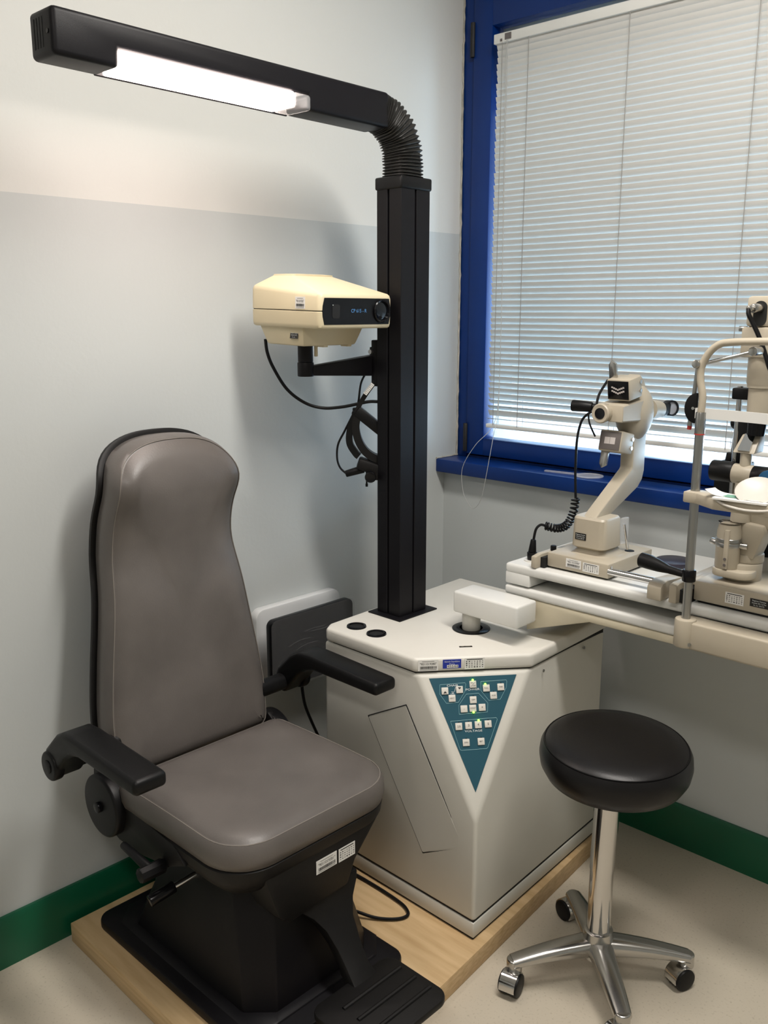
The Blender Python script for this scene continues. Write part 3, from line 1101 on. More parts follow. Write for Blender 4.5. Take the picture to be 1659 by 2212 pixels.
# the bracket that carries it
br = thing('projector_bracket', 'black bracket arm clamped to the column holding the cream projector', 'bracket', (.26, -.63, 1.32))
b = B().box(.2585, .2815, -.668, -.570, 1.312, 1.430, .003).box(.249, .259, -.664, -.580, 1.338, 1.412, .002)
obj('clamp_plate', b, M['blackm'], br)
pa, pb = V((.255, -.630, 0)), V((.205, -.835, 0))
u = (pb - pa).normalized()
nn = V((-u.y, u.x, 0)) * .015
P = []
for z_, off in ((1.337, 0),):
    pass
P = [pa - nn + V((0, 0, 1.337)), pa + nn + V((0, 0, 1.337)), pb + nn + V((0, 0, 1.345)), pb - nn + V((0, 0, 1.345)), pa - nn + V((0, 0, 1.395)), pa + nn + V((0, 0, 1.395)), pb + nn + V((0, 0, 1.368)), pb - nn + V((0, 0, 1.368))]
obj('arm', B().hexa(P, .003), M['blackm'], br)
obj('swivel_post', B().cyl((.203, -.843, 1.343), (.203, -.843, 1.378), .0205, bevel=.002).cyl((.203, -.843, 1.379), (.203, -.843, 1.4215), .019), M['blackm'], br)
obj('tilt_lever', B().box(.222, .229, -.832, -.824, 1.392, 1.428, .002), M['cream'], br)
obj('clamp_screw', B().cyl((.262, -.668, 1.40), (.262, -.676, 1.40), .006, n=16), M['steel'], br)
cbl = [(.112, -.895, 1.434), (.112, -.890, 1.40), (.116, -.875, 1.362), (.128, -.842, 1.307), (.147, -.80, 1.271), (.172, -.76, 1.256), (.204, -.722, 1.258), (.237, -.69, 1.267), (.257, -.672, 1.272), (.276, -.655, 1.272), (.29, -.60, 1.27)]
pass
obj('projector_cable', B().tube(cbl, .0042, 10, smooth=8), M['black'], None, 'black cable hanging from the projector to the column', 'cable', loc=cbl[0])

# ------------------------------------------------------------------ head worn ophthalmoscope
hs = thing('head_ophthalmoscope', 'black head worn ophthalmoscope hanging behind the column below the projector bracket', 'ophthalmoscope', (.245, -.68, 1.05))
sd = V((.69, -.72, 0))
b = B()
b.strip([(.272, -.63, 1.335), (.268, -.654, 1.329), (.250, -.671, 1.299), (.235, -.685, 1.266), (.229, -.692, 1.244)], .020, .012, sd, 6)
obj('top_strap', b, M['shell'], hs)
sticker(hs, 'name_sticker', (.2675, -.6850, 1.306), V((.018, .017, .032)), V((-.6, -.6, .65)), .034, .010, 'table')
b = B()
b.strip([(.229, -.692, 1.244), (.217, -.703, 1.204), (.215, -.705, 1.165), (.226, -.694, 1.137), (.233, -.688, 1.128)], .026, .017, sd, 6)
obj('rear_pad', b, M['black'], hs)
b = B()
b.strip([(.231, -.69, 1.236), (.227, -.694, 1.205), (.233, -.688, 1.168), (.247, -.675, 1.139), (.268, -.655, 1.122), (.29, -.63, 1.120)], .030, .020, sd, 6)
obj('head_band', b, M['shell'], hs)
b = B().obox((.252, -.669, 1.222), V((.032, .031, -.036)), sd, .085, .034, .028, .004)
obj('cross_pad', b, M['black'], hs)
b = B().ball((.228, -.693, 1.240), .012).box(.220, .236, -.70, -.685, 1.232, 1.256, .003)
obj('adjuster', b, M['black'], hs)
b = B().obox((.250, -.671, 1.102), V((.72, .69, -.35)), sd, .058, .05, .030, .006).obox((.262, -.66, 1.082), V((.72, .69, 0)), sd, .045, .045, .032, .006)
ey = obj('optics_housing', b, M['shell'], hs)
obj('eyepiece', B().lathe([(.010, 0), (.014, .001), (.015, .012), (.013, .015), (.010, .014)], V((.256, -.668, 1.078)) + sd * .02, sd - V((0, 0, .1))), M['blackg'], ey)
obj('mirror_knob', B().box(.240, .250, -.668, -.658, 1.109, 1.121, .002), M['alu'], ey)
obj('lamp_socket', B().cyl((.242, -.68, 1.094), (.207, -.713, 1.080), .011, .009, n=16, bevel=.002), M['black'], ey)
obj('focus_pin', B().cyl((.247, -.674, 1.075), (.247, -.674, 1.050), .0022, n=8).cyl((.247, -.674, 1.054), (.247, -.674, 1.046), .0034, n=8), M['black'], ey)
obj('lead', B().tube([(.246, -.675, 1.345), (.237, -.684, 1.317), (.231, -.690, 1.262), (.222, -.70, 1.236), (.206, -.713, 1.196), (.193, -.726, 1.159), (.191, -.728, 1.122), (.197, -.723, 1.097), (.209, -.712, 1.081)], .0028, 8, smooth=8), M['black'], hs)
obj('hook', B().tube([(.283, -.60, 1.345), (.268, -.63, 1.343), (.262, -.64, 1.33), (.268, -.634, 1.322)], .004, 8, smooth=6), M['blackm'], hs)

# ------------------------------------------------------------------ screen and tray on the wall behind the chair
tr = B().prism([(y, z) for y, z in rrect(-.888, -.572, .475, .697, .028)], .0, .030, 'x', bevel=.004)
obj('white_tray', tr, M['tray'], None, 'white plastic tray standing against the left wall behind the black screen', 'tray', loc=(0.015, -.74, .48))
sc_ = thing('wrapped_screen', 'black flat screen in cloudy film hung in front of a white tray by the wall', 'screen', (.09, -.745, .49))
obj('screen_body', B().prism(rrect(-.902, -.597, .487, .690, .020), .088, .112, 'x', bevel=.004), M['blackg'], sc_)
obj('screen_face', B().prism(rrect(-.886, -.613, .505, .674, .006), .1115, .1128, 'x'), M['lens'], sc_)
b = B()
for i in range(9):
    y0 = random.uniform(-.89, -.70)
    z0 = random.uniform(.52, .67)
    b.tube([(.1165, y0 + .02 * k, z0 + .004 * math.sin(k + i) + .002 * k) for k in range(5)], .0009, 4)
b.prism(rrect(-.904, -.595, .485, .692, .020), .1150, .1156, 'x')
obj('film', b, M['film'], sc_)
obj('wall_mount', B().box(.029, .089, -.78, -.70, .55, .63, .003), M['blackm'], sc_)
obj('screen_cable', B().tube([(.10, -.79, .492), (.098, -.785, .455), (.085, -.765, .40), (.075, -.735, .34), (.07, -.70, .27), (.08, -.66, .17), (.10, -.64, .07)], .0045, 8, smooth=8), M['black'], None, 'black cable dropping from the wrapped screen behind the chair', 'cable', loc=(.09, -.72, .05))
cl2 = [(.45, -1.06, .081), (.50, -1.005, .074), (.56, -.965, .058), (.60, -.93, .056), (.61, -.90, .056), (.585, -.882, .056), (.54, -.875, .056), (.46, -.872, .056), (.36, -.874, .056)]
obj('floor_cable', B().tube(cl2, .004, 8, smooth=8), M['black'], None, 'thin black cable looping on the plywood beside the chair pedestal', 'cable', loc=(.55, -.92, .05))

# ------------------------------------------------------------------ swing arm and table
TX0, TX1, TF, TB = .612, 1.42, -.545, -.135
it = thing('instrument_table', 'white two tier instrument table on a swing arm above the cabinet', 'table', (.549, -.597, ZL))
obj('pivot_post', B().cyl((.549, -.597, ZL), (.549, -.597, .76), .0235, bevel=.001), M['cabinet'], it)
obj('swing_arm', B().box(.520, .72, -.638, -.556, .752, .808, .006, 3), M['white'], it)
# cream wedge bracket below the lower board
wy0, wy1 = -.560, -.27
wf = [(.682, .719), (.86, .781), (1.12, .781), (1.12, .8005), (.682, .8005)]
wb = [(.682, .722), (.86, .735), (1.12, .776), (1.12, .8005), (.682, .8005)]
obj('table_bracket', B().loft([[(x, TF + .002, z) for x, z in wf], [(x, TB - .14, z) for x, z in wb]], bevel=.003), M['wedge'], it)
lo_b = obj('lower_board', B().box(TX0, TX1, TF, TB, .801, .825, .007, 4), M['white'], it)
obj('end_block', B().box(TX0 + .001, TX0 + .075, TF + .001, TB, .829, .861, .004), M['white'], it)
obj('slide_recess', B().box(TX0 + .07, TX1 - .02, TF + .15, TB, .822, .864), M['dark'], it)
obj('upper_board', B().box(TX0, TX1, TF, TB, .858, .882, .008, 4), M['white'], it)
for x in (1.16, 1.24, 1.33):
    obj('board_plug', B().cyl((x, TF + .07, .7965), (x, TF + .07, .802), .008, n=16), M['black'], it)
TZ = .8825
obj('socket_plate', B().cyl((.652, -.485, TZ - .001), (.652, -.485, TZ + .002), .020), M['lid'], it)

# ------------------------------------------------------------------ keratometer
kx = .80
ke = thing('keratometer', 'beige keratometer with bent arm and two lamp boxes on the table before the window', 'keratometer', (.80, -.42, TZ))
b = B().box(.717, .888, -.515, -.305, TZ + .004, TZ + .040, .004)
bs = obj('carriage', b, M['beige'], ke)
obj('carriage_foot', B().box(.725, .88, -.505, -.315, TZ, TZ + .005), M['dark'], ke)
sticker(ke, 'barcode_sticker', (.793, -.5151, TZ + .024), (1, 0, 0), (0, 0, 1), .042, .021, 'barcode', ['"9011019390"'])
sticker(ke, 'asset_sticker', (.841, -.5151, TZ + .022), (1, 0, 0), (0, 0, 1), .044, .022, 'table')
b = B().loft([[(x, y, TZ + .039) for x, y in rrect(.752, .862, -.482, -.372, .02)], [(x, y, TZ + .043) for x, y in rrect(.758, .852, -.474, -.38, .02)], [(x, y, TZ + .055) for x, y in rrect(.768, .842, -.468, -.385, .018)], [(x, y, TZ + .070) for x, y in rrect(.768, .842, -.468, -.385, .018)]])
obj('neck', b, M['beige'], ke)
b = B().loft([[(x, y, TZ + .056) for x, y in rrect(.762, .847, -.476, -.396, .018)], [(x, y, TZ + .060) for x, y in rrect(.758, .852, -.481, -.39, .018)], [(x, y, TZ + .128) for x, y in rrect(.760, .850, -.478, -.394, .016)], [(x, y, TZ + .133) for x, y in rrect(.763, .847, -.474, -.398, .014)]])
obj('pillar_block', b, M['beige'], ke)
sticker(ke, 'asset_label', (.788, -.4805, TZ + .085), (1, 0, 0), (0, 0, 1), .030, .0165, 'text', ['Regione Toscana', 'Azienda USL 5 di Pisa', 'N. inv. 84177'], 'blacklabel', 'whiteprint')
AP = [(-.470, 1.009), (-.448, 1.026), (-.306, 1.113), (-.302, 1.118), (-.302, 1.23), (-.240, 1.23), (-.240, 1.105), (-.248, 1.082), (-.268, 1.064), (-.405, 1.009)]
obj('bent_arm', B().prism(AP, kx - .018, kx + .018, 'x', bevel=.004, seg=3), M['beige'], ke, ang=22)
# head: dome with telescope running towards the window
b = B().ball((kx, -.276, 1.254), .072, (.62, .80, 1.0), 28)
obj('head_dome', b, M['beige'], ke)
arc = []
for k in range(15):
    a = math.radians(-58 + 116 * k / 14)
    arc.append((kx, -.345 + .105 * (math.cos(a)) - .0, 1.255 + .105 * math.sin(a)))
b = B().strip(arc, .030, .012, (1, 0, 0))
obj('mire_arc', b, M['beige'], ke)
b = B().loft([[(x, -.392, z) for x, z in rrect(kx - .040, kx + .034, 1.240, 1.281, .004, 2)], [(x, -.30, z) for x, z in rrect(kx - .040, kx + .036, 1.236, 1.290, .004, 2)], [(x, -.25, z) for x, z in rrect(kx - .034, kx + .030, 1.234, 1.290, .004, 2)]], bevel=.002)
obj('telescope_body', b, M['beige'], ke, ang=22)
b = B().lathe([(.013, .0), (.0215, -.001), (.024, .002), (.024, .022), (.020, .03)], (kx - .018, -.410, 1.260), (0, 1, 0))
ob = obj('objective_ring', b, M['beige'], ke)
obj('objective_lens', B().cyl((kx - .018, -.4115, 1.260), (kx - .018, -.405, 1.260), .0135), M['lens'], ob)
b = B().cyl((kx, -.21, 1.256), (kx, -.150, 1.252), .028, .022)
obj('eyepiece_tube', b, M['beige'], ke)
b = B().box(kx - .009, kx + .010, -.155, -.088, 1.234, 1.268, .006, 3)
ep = obj('eyepiece', b, M['black'], ke)
ea = V((.90, -.42, .05)).normalized()
ec = V((kx + .006, -.098, 1.252))
obj('eyepiece_ring', B().lathe([(.016, -.012), (.0205, -.012), (.0215, .004), (.0205, .010), (.0165, .010), (.0165, .004)], ec, ea, cap=False), M['blackg'], ep)
obj('eyepiece_lens', B().cyl(ec + ea * .002, ec + ea * .006, .0168), M['lensgrey'], ep)
# grip on the left of the head
obj('turning_handle', B().cyl((kx - .03, -.39, 1.272), (kx - .055, -.40, 1.273), .009, n=16).cyl((kx - .045, -.40, 1.273), (kx - .095, -.415, 1.275), .0125, .0145, n=18, bevel=.004), M['black'], ke)


def mire(zc, yc, up, frontname, tilt):
    # lamp box facing the patient (-y), with a metal blade pointing away
    uy = V((0, math.sin(tilt), math.cos(tilt)))
    nrm = V((0, -math.cos(tilt), math.sin(tilt)))
    c = V((kx + (.008 if up else -.004), yc, zc))
    bx_ = obj('lamp_box', B().obox(c, (1, 0, 0), uy, .062, .052, .060, .004), M['beige'], ke)
    f = c + nrm * .0305
    obj('lamp_window', B().obox(f, (1, 0, 0), uy, .056, .045, .002, .001), M['blackg' if up else 'smoke'], bx_)
    p = B()
    if up:
        for i in range(7):
            x = (i - 3) * .0050
            dz = abs(i - 3) * .0019
            for dd in (.0035, -.0055):
                p.quad(f + nrm * .0016 + V((1, 0, 0)) * x + uy * (dd + dz - .002), (1, 0, 0), uy, .0050, .0042)
    else:
        for x in (-.0075, .0075):
            p.quad(f + nrm * .0016 + V((1, 0, 0)) * x, (1, 0, 0), uy, .0142, .0165)
    obj('mire_pattern', p, M['mire'], bx_, flat=True)
    sgn = 1 if up else -1
    q0 = c - uy * 0 + nrm * .012 + V((-.024 if up else -.020, 0, 0))
    Pb = []
    bl_ = [(-.011, .018), (.011, .018), (.009, .060), (-.004, .068), (-.011, .058)]
    bmx = bmesh.new()
    A_ = [bmx.verts.new(q0 + V((1, 0, 0)) * a + uy * sgn * v_) for a, v_ in bl_]
    B_ = [bmx.verts.new(q0 + V((1, 0, 0)) * a + uy * sgn * v_ - nrm * .007) for a, v_ in bl_]
    bmx.faces.new(A_)
    bmx.faces.new(B_[::-1])
    for i in range(5):
        bmx.faces.new([A_[i], A_[(i + 1) % 5], B_[(i + 1) % 5], B_[i]])
    q_ = B()
    q_._merge(bmx, .0015, 2)
    obj('heat_blade', q_, M['alu'], bx_)
    for dx in (.012, -.010):
        obj('screw', B().cyl(c + V((.030, 0, 0)) - nrm * .022 + uy * dx, c + V((.033, 0, 0)) - nrm * .022 + uy * dx, .005, n=14), M['alu'], bx_)


mire(1.320, -.345, True, 'upper', -.16)
mire(1.186, -.350, False, 'lower', .22)
obj('cover_strip', B().box(.842, .853, -.392, -.366, TZ + .06, TZ + .125, .002), M['clear'], ke)
obj('tilt_rod', B().cyl((.856, -.372, TZ + .045), (.850, -.386, TZ + .11), .0035, n=10), M['chrome'], ke)
obj('rod_hole', B().cyl((.858, -.366, TZ + .0385), (.858, -.366, TZ + .0408), .012, n=20), M['dark'], ke)
for (x, y, z_) in ((.8880, -.505, TZ + .032),):
    obj('stud', B().cyl((x, y, z_), (x + .003, y, z_), .003, n=10), M['chrome'], ke)
# rail and end blocks carried by the table
rl = thing('slide_rail', 'chrome slide rail with beige end blocks along the table front', 'rail', (.9, -.53, TZ))
obj('rod', B().cyl((.886, -.528 + .02, TZ + .022), (1.06, -.528 + .02, TZ + .022), .0085, n=20), M['chrome'], rl)
for x0, x1, nm in ((.690, .705, 'a'), (1.018, 1.052, 'b')):
    obj('end_block', B().prism([(-.545, TZ), (-.295, TZ), (-.295, TZ + .030), (-.52, TZ + .034), (-.545, TZ + .030)] if x0 < .8 else [(-.574, TZ), (-.47, TZ), (-.47, TZ + .036), (-.545, TZ + .042), (-.566, TZ + .038), (-.574, TZ + .030)], x0, x1, 'x', bevel=.003), M['beige'], rl)
obj('slot_plate', B().box(.705, .7165, -.525, -.31, TZ, TZ + .026), M['dark'], rl)
obj('lock_knob', B().cyl((.705, -.47, TZ + .02), (.705, -.47, TZ + .046), .0075, n=16, bevel=.002), M['black'], rl)
obj('buffer_block', B().prism([(-.567, TZ), (-.30, TZ), (-.30, TZ + .040), (-.55, TZ + .044), (-.567, TZ + .040)], 1.066, 1.084, 'x', bevel=.003).box(1.083, 1.098, -.50, -.30, TZ + .030, TZ + .042, .002), M['beige'], rl)
obj('buffer_slot', B().box(1.084, 1.102, -.55, -.31, TZ, TZ + .029), M['dark'], rl)

# spiral cord of the keratometer
kc = thing('spiral_cable', 'black spiral cable from the table socket up to the keratometer head', 'cable', (.652, -.485, TZ + .002))
obj('plug', B().cyl((.652, -.485, TZ + .002), (.652, -.485, TZ + .022), .012, .013, n=20, bevel=.002).cyl((.652, -.485, TZ + .022), (.653, -.483, TZ + .055), .0105, .0065, n=20, bevel=.002), M['black'], kc)
lead = [V(p) for p in ((.653, -.483, TZ + .05), (.656, -.478, TZ + .080), (.664, -.470, TZ + .092), (.674, -.463, TZ + .090))]
cpath = spline([V((.674, -.463, TZ + .090)), V((.700, -.452, TZ + .086)), V((.722, -.443, TZ + .096)), V((.735, -.436, TZ + .125)), V((.739, -.432, TZ + .165))], 60)
coil = []
xr = None
turns = 17
for i, p in enumerate(cpath):
    d = (cpath[min(i + 1, len(cpath) - 1)] - cpath[max(i - 1, 0)]).normalized()
    if xr is None:
        xr, yr, _ = frame_from(d)
    else:
        xr = (xr - d * xr.dot(d)).normalized()
        yr = d.cross(xr)
    t = i / (len(cpath) - 1)
    a = 2 * math.pi * turns * t
    coil.append(p + (xr * math.cos(a) + yr * math.sin(a)) * .0088)
obj('coil', B().tube(coil, .0027, 6), M['black'], kc)
up_ = [(.739, -.432, TZ + .165), (.736, -.430, TZ + .19), (.730, -.425, TZ + .24), (.728, -.420, TZ + .31), (.735, -.415, TZ + .355), (.75, -.41, TZ + .375), (.762, -.40, TZ + .385), (.762, -.385, TZ + .42), (.770, -.36, TZ + .455)]
obj('straight_lead', B().tube(lead, .0034, 8, smooth=6).tube(up_, .0032, 8, smooth=8).tube([(.75, -.41, TZ + .375), (.752, -.405, TZ + .35), (.760, -.39, TZ + .318)], .0022, 6, smooth=6), M['black'], kc)

# things lying on the table
obj('round_lens_cover', B().cyl((.93, -.268, TZ), (.93, -.268, TZ + .012), .047, n=48, bevel=.003), M['disc'], None, 'thin violet black round disc lying on the table beside the keratometer', 'disc', loc=(.93, -.268, TZ))
obj('paper_slip', B().obox((.888, -.285, TZ + .0006), V((1, .1, 0)), (0, 1, 0), .052, .10, .0008), M['yellow'], None, 'pale yellow paper slip half under the keratometer on the table', 'paper', loc=(.89, -.285, TZ))

# ------------------------------------------------------------------ chin rest
PX, PY = 1.118, -.585
cr = thing('chin_rest', 'chin and forehead rest frame on a steel post clamped to the table front', 'chin rest', (PX, PY, .80))
obj('clamp_bar', B().box(1.108, 1.42, -.597, -.5455, .800, .860, .005, 3).cyl((1.118, -.585, .802), (1.118, -.585, .864), .0225, bevel=.004), M['beige'], cr)
obj('clamp_screw', B().cyl((1.136, -.597, .812), (1.136, -.601, .812), .004, n=12), M['steel'], cr)
for x in (PX, PX + .32):
    obj('post', B().cyl((x, PY, .862), (x, PY, 1.302), .0092, n=28), M['steel'], cr)
    obj('sleeve', B().cyl((x, PY, 1.258), (x, PY, 1.302), .0104, n=28, bevel=.001), M['steel'], cr)
    obj('red_ring', B().cyl((x, PY, 1.256), (x, PY, 1.2585), .0105, n=28), M['red'], cr, label='red ring')
tp = [(PX, PY, 1.30), (PX + .0005, PY, 1.335), (PX - .006, PY, 1.365), (PX - .006, PY, 1.392), (PX + .006, PY, 1.418), (PX + .025, PY, 1.436), (PX + .05, PY, 1.442), (PX + .12, PY, 1.445), (PX + .20, PY, 1.445), (PX + .27, PY, 1.442), (PX + .295, PY, 1.436), (PX + .314, PY, 1.418), (PX + .326, PY, 1.392), (PX + .326, PY, 1.365), (PX + .32, PY, 1.335), (PX + .32, PY, 1.30)]
obj('upper_bow', B().tube(tp, .0074, 16, smooth=6), M['beige'], cr)
st = [(PX - .012, PY - .002, 1.316), (PX + .01, PY + .003, 1.316), (PX + .09, PY + .022, 1.313), (PX + .16, PY + .028, 1.311), (PX + .23, PY + .022, 1.313), (PX + .31, PY + .003, 1.316), (PX + .332, PY - .002, 1.316)]
obj('forehead_strap', B().strip([(x, y, z - .0165) for x, y, z in st], .021, .004, (0, 0, 1), 6), M['white_leather'], cr)
b = B()
half = [(math.cos(math.radians(a)) * .026, math.sin(math.radians(a)) * .031) for a in range(90, 271, 12)]
b.prism([(PX - .0095 + x, 1.309 + z_) for x, z_ in half], PY - .004, PY + .006, 'y', bevel=.002)
sdisc = obj('side_disc', b, M['black'], cr)
obj('screw', B().cyl((PX - .015, PY - .004, 1.309), (PX - .015, PY - .007, 1.309), .0032, n=12), M['chrome'], sdisc)
# chin board and its cup
cbp = [(PX - .016, PY - .022), (PX + .012, PY - .022), (PX + .06, PY - .052), (PX + .28, PY - .052), (PX + .342, PY - .022), (PX + .342, PY + .018), (PX - .016, PY + .018)]
obj('chin_board', B().prism(cbp, 1.117, 1.140, bevel=.003), M['beige'], cr)
obj('chin_cup', B().lathe([(.002, 0), (.025, .001), (.037, .006), (.040, .012), (.038, .013), (.024, .006), (.002, .004)], (PX + .134, PY - .018, 1.152), (.1, -.62, 1), n=40), M['chin'], cr)
obj('paper_clip_bar', B().tube([(PX + .065, PY - .052, 1.140), (PX + .09, PY - .057, 1.131), (PX + .13, PY - .059, 1.127), (PX + .17, PY - .057, 1.131), (PX + .195, PY - .052, 1.140)], .0028, 8, smooth=6), M['chin'], cr)
# fixation lamp on its jointed rod
b = B().cyl((PX - .008, PY + .002, 1.398), (PX + .085, PY + .045, 1.425), .0038, n=14)
fxl = obj('fixation_rod', b, M['steel'], cr)
obj('rod_joint', B().cyl((PX - .014, PY - .012, 1.398), (PX - .014, PY + .012, 1.398), .0085, n=24, bevel=.002), M['alu'], fxl)
obj('rod_joint', B().cyl((PX + .085, PY + .022, 1.425), (PX + .085, PY + .056, 1.425), .0092, n=24, bevel=.002), M['alu'], fxl)
obj('lamp_rod', B().cyl((PX - .014, PY + .002, 1.390), (PX - .023, PY + .006, 1.300), .0050, .0042, n=16).cyl((PX - .023, PY + .006, 1.302), (PX - .0255, PY + .007, 1.272), .0054, n=16), M['steel'], fxl)
obj('lamp_tip', B().cyl((PX - .0255, PY + .007, 1.273), (PX - .026, PY + .007, 1.264), .0048, n=16), M['red'], fxl)
# hand grip
b = B().cyl((PX, PY, .945), (PX, PY, .971), .0142, n=28, bevel=.003)
gr = obj('grip_collar', b, M['blackg'], cr)
obj('hand_grip', B().tube([(PX - .012, PY + .002, .958), (PX - .05, PY + .008, .9595), (PX - .075, PY + .012, .962), (PX - .100, PY + .016, .965), (PX - .120, PY + .018, .966), (PX - .125, PY + .019, .966)], [.0075, .009, .0135, .0165, .0165, .009], 18), M['black'], gr)

# papers lying on the chin board
pps = obj('chin_paper_pad', B().obox((PX + .115, PY - .033, 1.1425), (1, .04, .006), (0, 1, 0), .105, .054, .0045, .0006, 1), M['paper'], None, 'pad of white chin rest papers with green print lying on the beige chin board', 'paper pad', loc=(PX + .115, PY - .033, 1.1403))
obj('curled_sheet', B().strip([(PX + .085, PY - .03, 1.1452), (PX + .065, PY - .029, 1.1462), (PX + .052, PY - .028, 1.1495), (PX + .043, PY - .027, 1.1545)], .040, .0006, (0, 1, 0), 4), M['paper'], pps)
obj('print_lines', B().quad((PX + .135, PY - .052, 1.1452), (1, .04, .006), (0, 1, 0), .05, .0012).quad((PX + .135, PY - .048, 1.1452), (1, .04, .006), (0, 1, 0), .05, .0010), M['ink'], pps, flat=True)
obj('green_print', B().obox((PX + .094, PY - .033, 1.1456), (1, .04, .01), (0, 1, 0), .042, .026, .0006), M['greenprint'], pps)

# ------------------------------------------------------------------ slit lamp
sl = thing('slit_lamp', 'beige slit lamp microscope on the table behind the steel chin rest post', 'slit lamp', (1.19, -.42, TZ))
obj('carriage', B().box(1.104, 1.285, -.528, -.300, TZ + .006, TZ + .050, .004), M['beige'], sl)
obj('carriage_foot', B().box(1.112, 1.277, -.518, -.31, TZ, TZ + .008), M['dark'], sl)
sticker(sl, 'asset_sticker', (1.195, -.5281, TZ + .028), (1, 0, 0), (0, 0, 1), .040, .024, 'table')
sticker(sl, 'asset_label', (1.247, -.5281, TZ + .029), (1, 0, 0), (0, 0, 1), .038, .017, 'text', ['Regione Toscana', 'Azienda USL 5 di Pisa', 'N. inv. 84173'], 'blacklabel', 'whiteprint')
FXs, FYs = 1.169, -.435
obj('pivot_foot', B().cyl((FXs, FYs, TZ + .049), (FXs, FYs, TZ + .088), .040, n=40, bevel=.003).cyl((FXs + .006, FYs + .006, TZ + .088), (FXs + .006, FYs + .006, TZ + .108), .034, n=36, bevel=.003), M['beige'], sl)
LX, LY = 1.148, -.470
obj('lamp_shoe', B().prism(rrect(LX - .028, LX + .06, LY - .028, LY + .035, .026), TZ + .060, TZ + .0765, bevel=.003), M['beige'], sl)
LB0 = TZ + .076
lb = obj('lamp_barrel', B().lathe([(.024, 0), (.0255, .003), (.0255, .045), (.0262, .047), (.0262, .054), (.0255, .057), (.0252, .082), (.0235, .088), (.0225, .097), (.0195, .098)], (LX, LY, LB0), n=40), M['beige'], sl)
obj('scale_band', B().lathe([(.0262, 0), (.0268, .001), (.0268, .0085), (.0262, .0095)], (LX, LY, LB0 + .048), n=40, cap=False), M['steel'], lb)
obj('scale_band', B().lathe([(.0258, 0), (.0266, .001), (.0266, .0075), (.0258, .0085)], (LX, LY, LB0 + .0585), n=40, cap=False), M['steel'], lb)
obj('mirror_dish', B().lathe([(.0205, 0), (.0235, .003), (.0240, .0035), (.0205, .001), (.010, -.004), (.001, -.006)], (LX, LY, LB0 + .098), n=40), M['chrome'], lb)
obj('side_plate', B().box(LX + .002, LX + .012, LY - .0290, LY - .020, LB0 + .003, LB0 + .088, .001), M['beige'], lb)
for z_ in (.088, .101):
    obj('screw', B().cyl((LX + .007, LY - .0285, TZ + z_), (LX + .007, LY - .0305, TZ + z_), .0032, n=12), M['smoke'], lb)
for sx_ in (-1, 1):
    obj('knurled_knob', B().cyl((LX + sx_ * .024, LY, LB0 + .052), (LX + sx_ * .040, LY + .004, LB0 + .052), .0070, n=14, bevel=.001), M['alu'], lb)
obj('swing_block', B().prism([(FXs - .045, TZ + .10), (FXs + .03, TZ + .10), (FXs + .05, TZ + .16), (FXs + .045, TZ + .175), (FXs - .02, TZ + .18), (FXs - .04, TZ + .15)], FYs - .025, FYs + .03, 'y', bevel=.004), M['beige'], sl)
TXs, TYs = 1.160, -.425
b = B().loft([rect(TXs + .005, TYs, .026, .020, TZ + .165), rect(TXs, TYs, .022, .018, TZ + .20), rect(TXs - .003, TYs, .020, .016, TZ + .262)], bevel=.004)
obj('illumination_stem', b, M['beige'], sl)
obj('side_arm', B().box(TXs + .005, TXs + .09, TYs - .02, TYs + .03, TZ + .165, TZ + .215, .004), M['beige'], sl)
obj('side_knob', B().cyl((TXs + .088, TYs, TZ + .18), (TXs + .14, TYs, TZ + .18), .019, n=24, bevel=.002), M['steel'], sl)
for dx, r_, m_ in ((-.030, .0065, 'black'), (.052, .0085, 'black')):
    obj('black_guide', B().cyl((TXs + dx, TYs + .02, TZ + .20), (TXs + dx, TYs + .02, TZ + .285), r_, n=16), M[m_], sl)
obj('guide_rod', B().cyl((TXs - .037, TYs + .01, TZ + .20), (TXs - .037, TYs + .01, 1.345), .0062, n=18), M['chrome'], sl)
for dx in (-.022, .062):
    obj('black_column', B().box(TXs + dx - .011, TXs + dx + .011, TYs + .005, TYs + .04, TZ + .28, 1.288, .003), M['black'], sl)
obj('column_bridge', B().box(TXs - .046, TXs + .004, TYs - .012, TYs + .02, 1.318, 1.342, .003), M['black'], sl)
obj('hinge_barrel', B().cyl((TXs - .072, TYs - .02, 1.163), (TXs - .022, TYs - .02, 1.163), .0225, n=28, bevel=.003), M['black'], sl)
obj('hinge_barrel', B().cyl((TXs + .018, TYs - .02, 1.160), (TXs + .062, TYs - .02, 1.160), .0225, n=28, bevel=.003), M['black'], sl)
obj('hinge_sleeve', B().cyl((TXs - .024, TYs - .02, 1.162), (TXs + .020, TYs - .02, 1.161), .0215, n=28, bevel=.002).cyl((TXs, TYs - .02, 1.06), (TXs, TYs - .02, 1.145), .022, .018, n=24), M['beige'], sl)
obj('filter_dial', B().cyl((TXs + .06, TYs - .035, 1.160), (TXs + .06, TYs - .05, 1.160), .020, n=28, bevel=.002), M['bluelens'], sl)
pm = obj('prism_mount', B().cyl((TXs, TYs - .02, 1.18), (TXs, TYs - .02, 1.212), .012, n=18).hexa([(TXs - .025, TYs - .035, 1.208), (TXs + .022, TYs - .035, 1.208), (TXs + .022, TYs + .015, 1.208), (TXs - .025, TYs + .015, 1.208), (TXs - .018, TYs - .005, 1.245), (TXs + .022, TYs - .005, 1.245), (TXs + .022, TYs + .02, 1.245), (TXs - .018, TYs + .02, 1.245)], .003), M['beige'], sl)
bmx = bmesh.new()
for p in ((TXs - .014, TYs - .0345, 1.213), (TXs + .012, TYs - .0345, 1.213), (TXs + .012, TYs - .0075, 1.246), (TXs - .010, TYs - .0075, 1.246)):
    bmx.verts.new(V(p) + V((0, -.0018, .0012)))
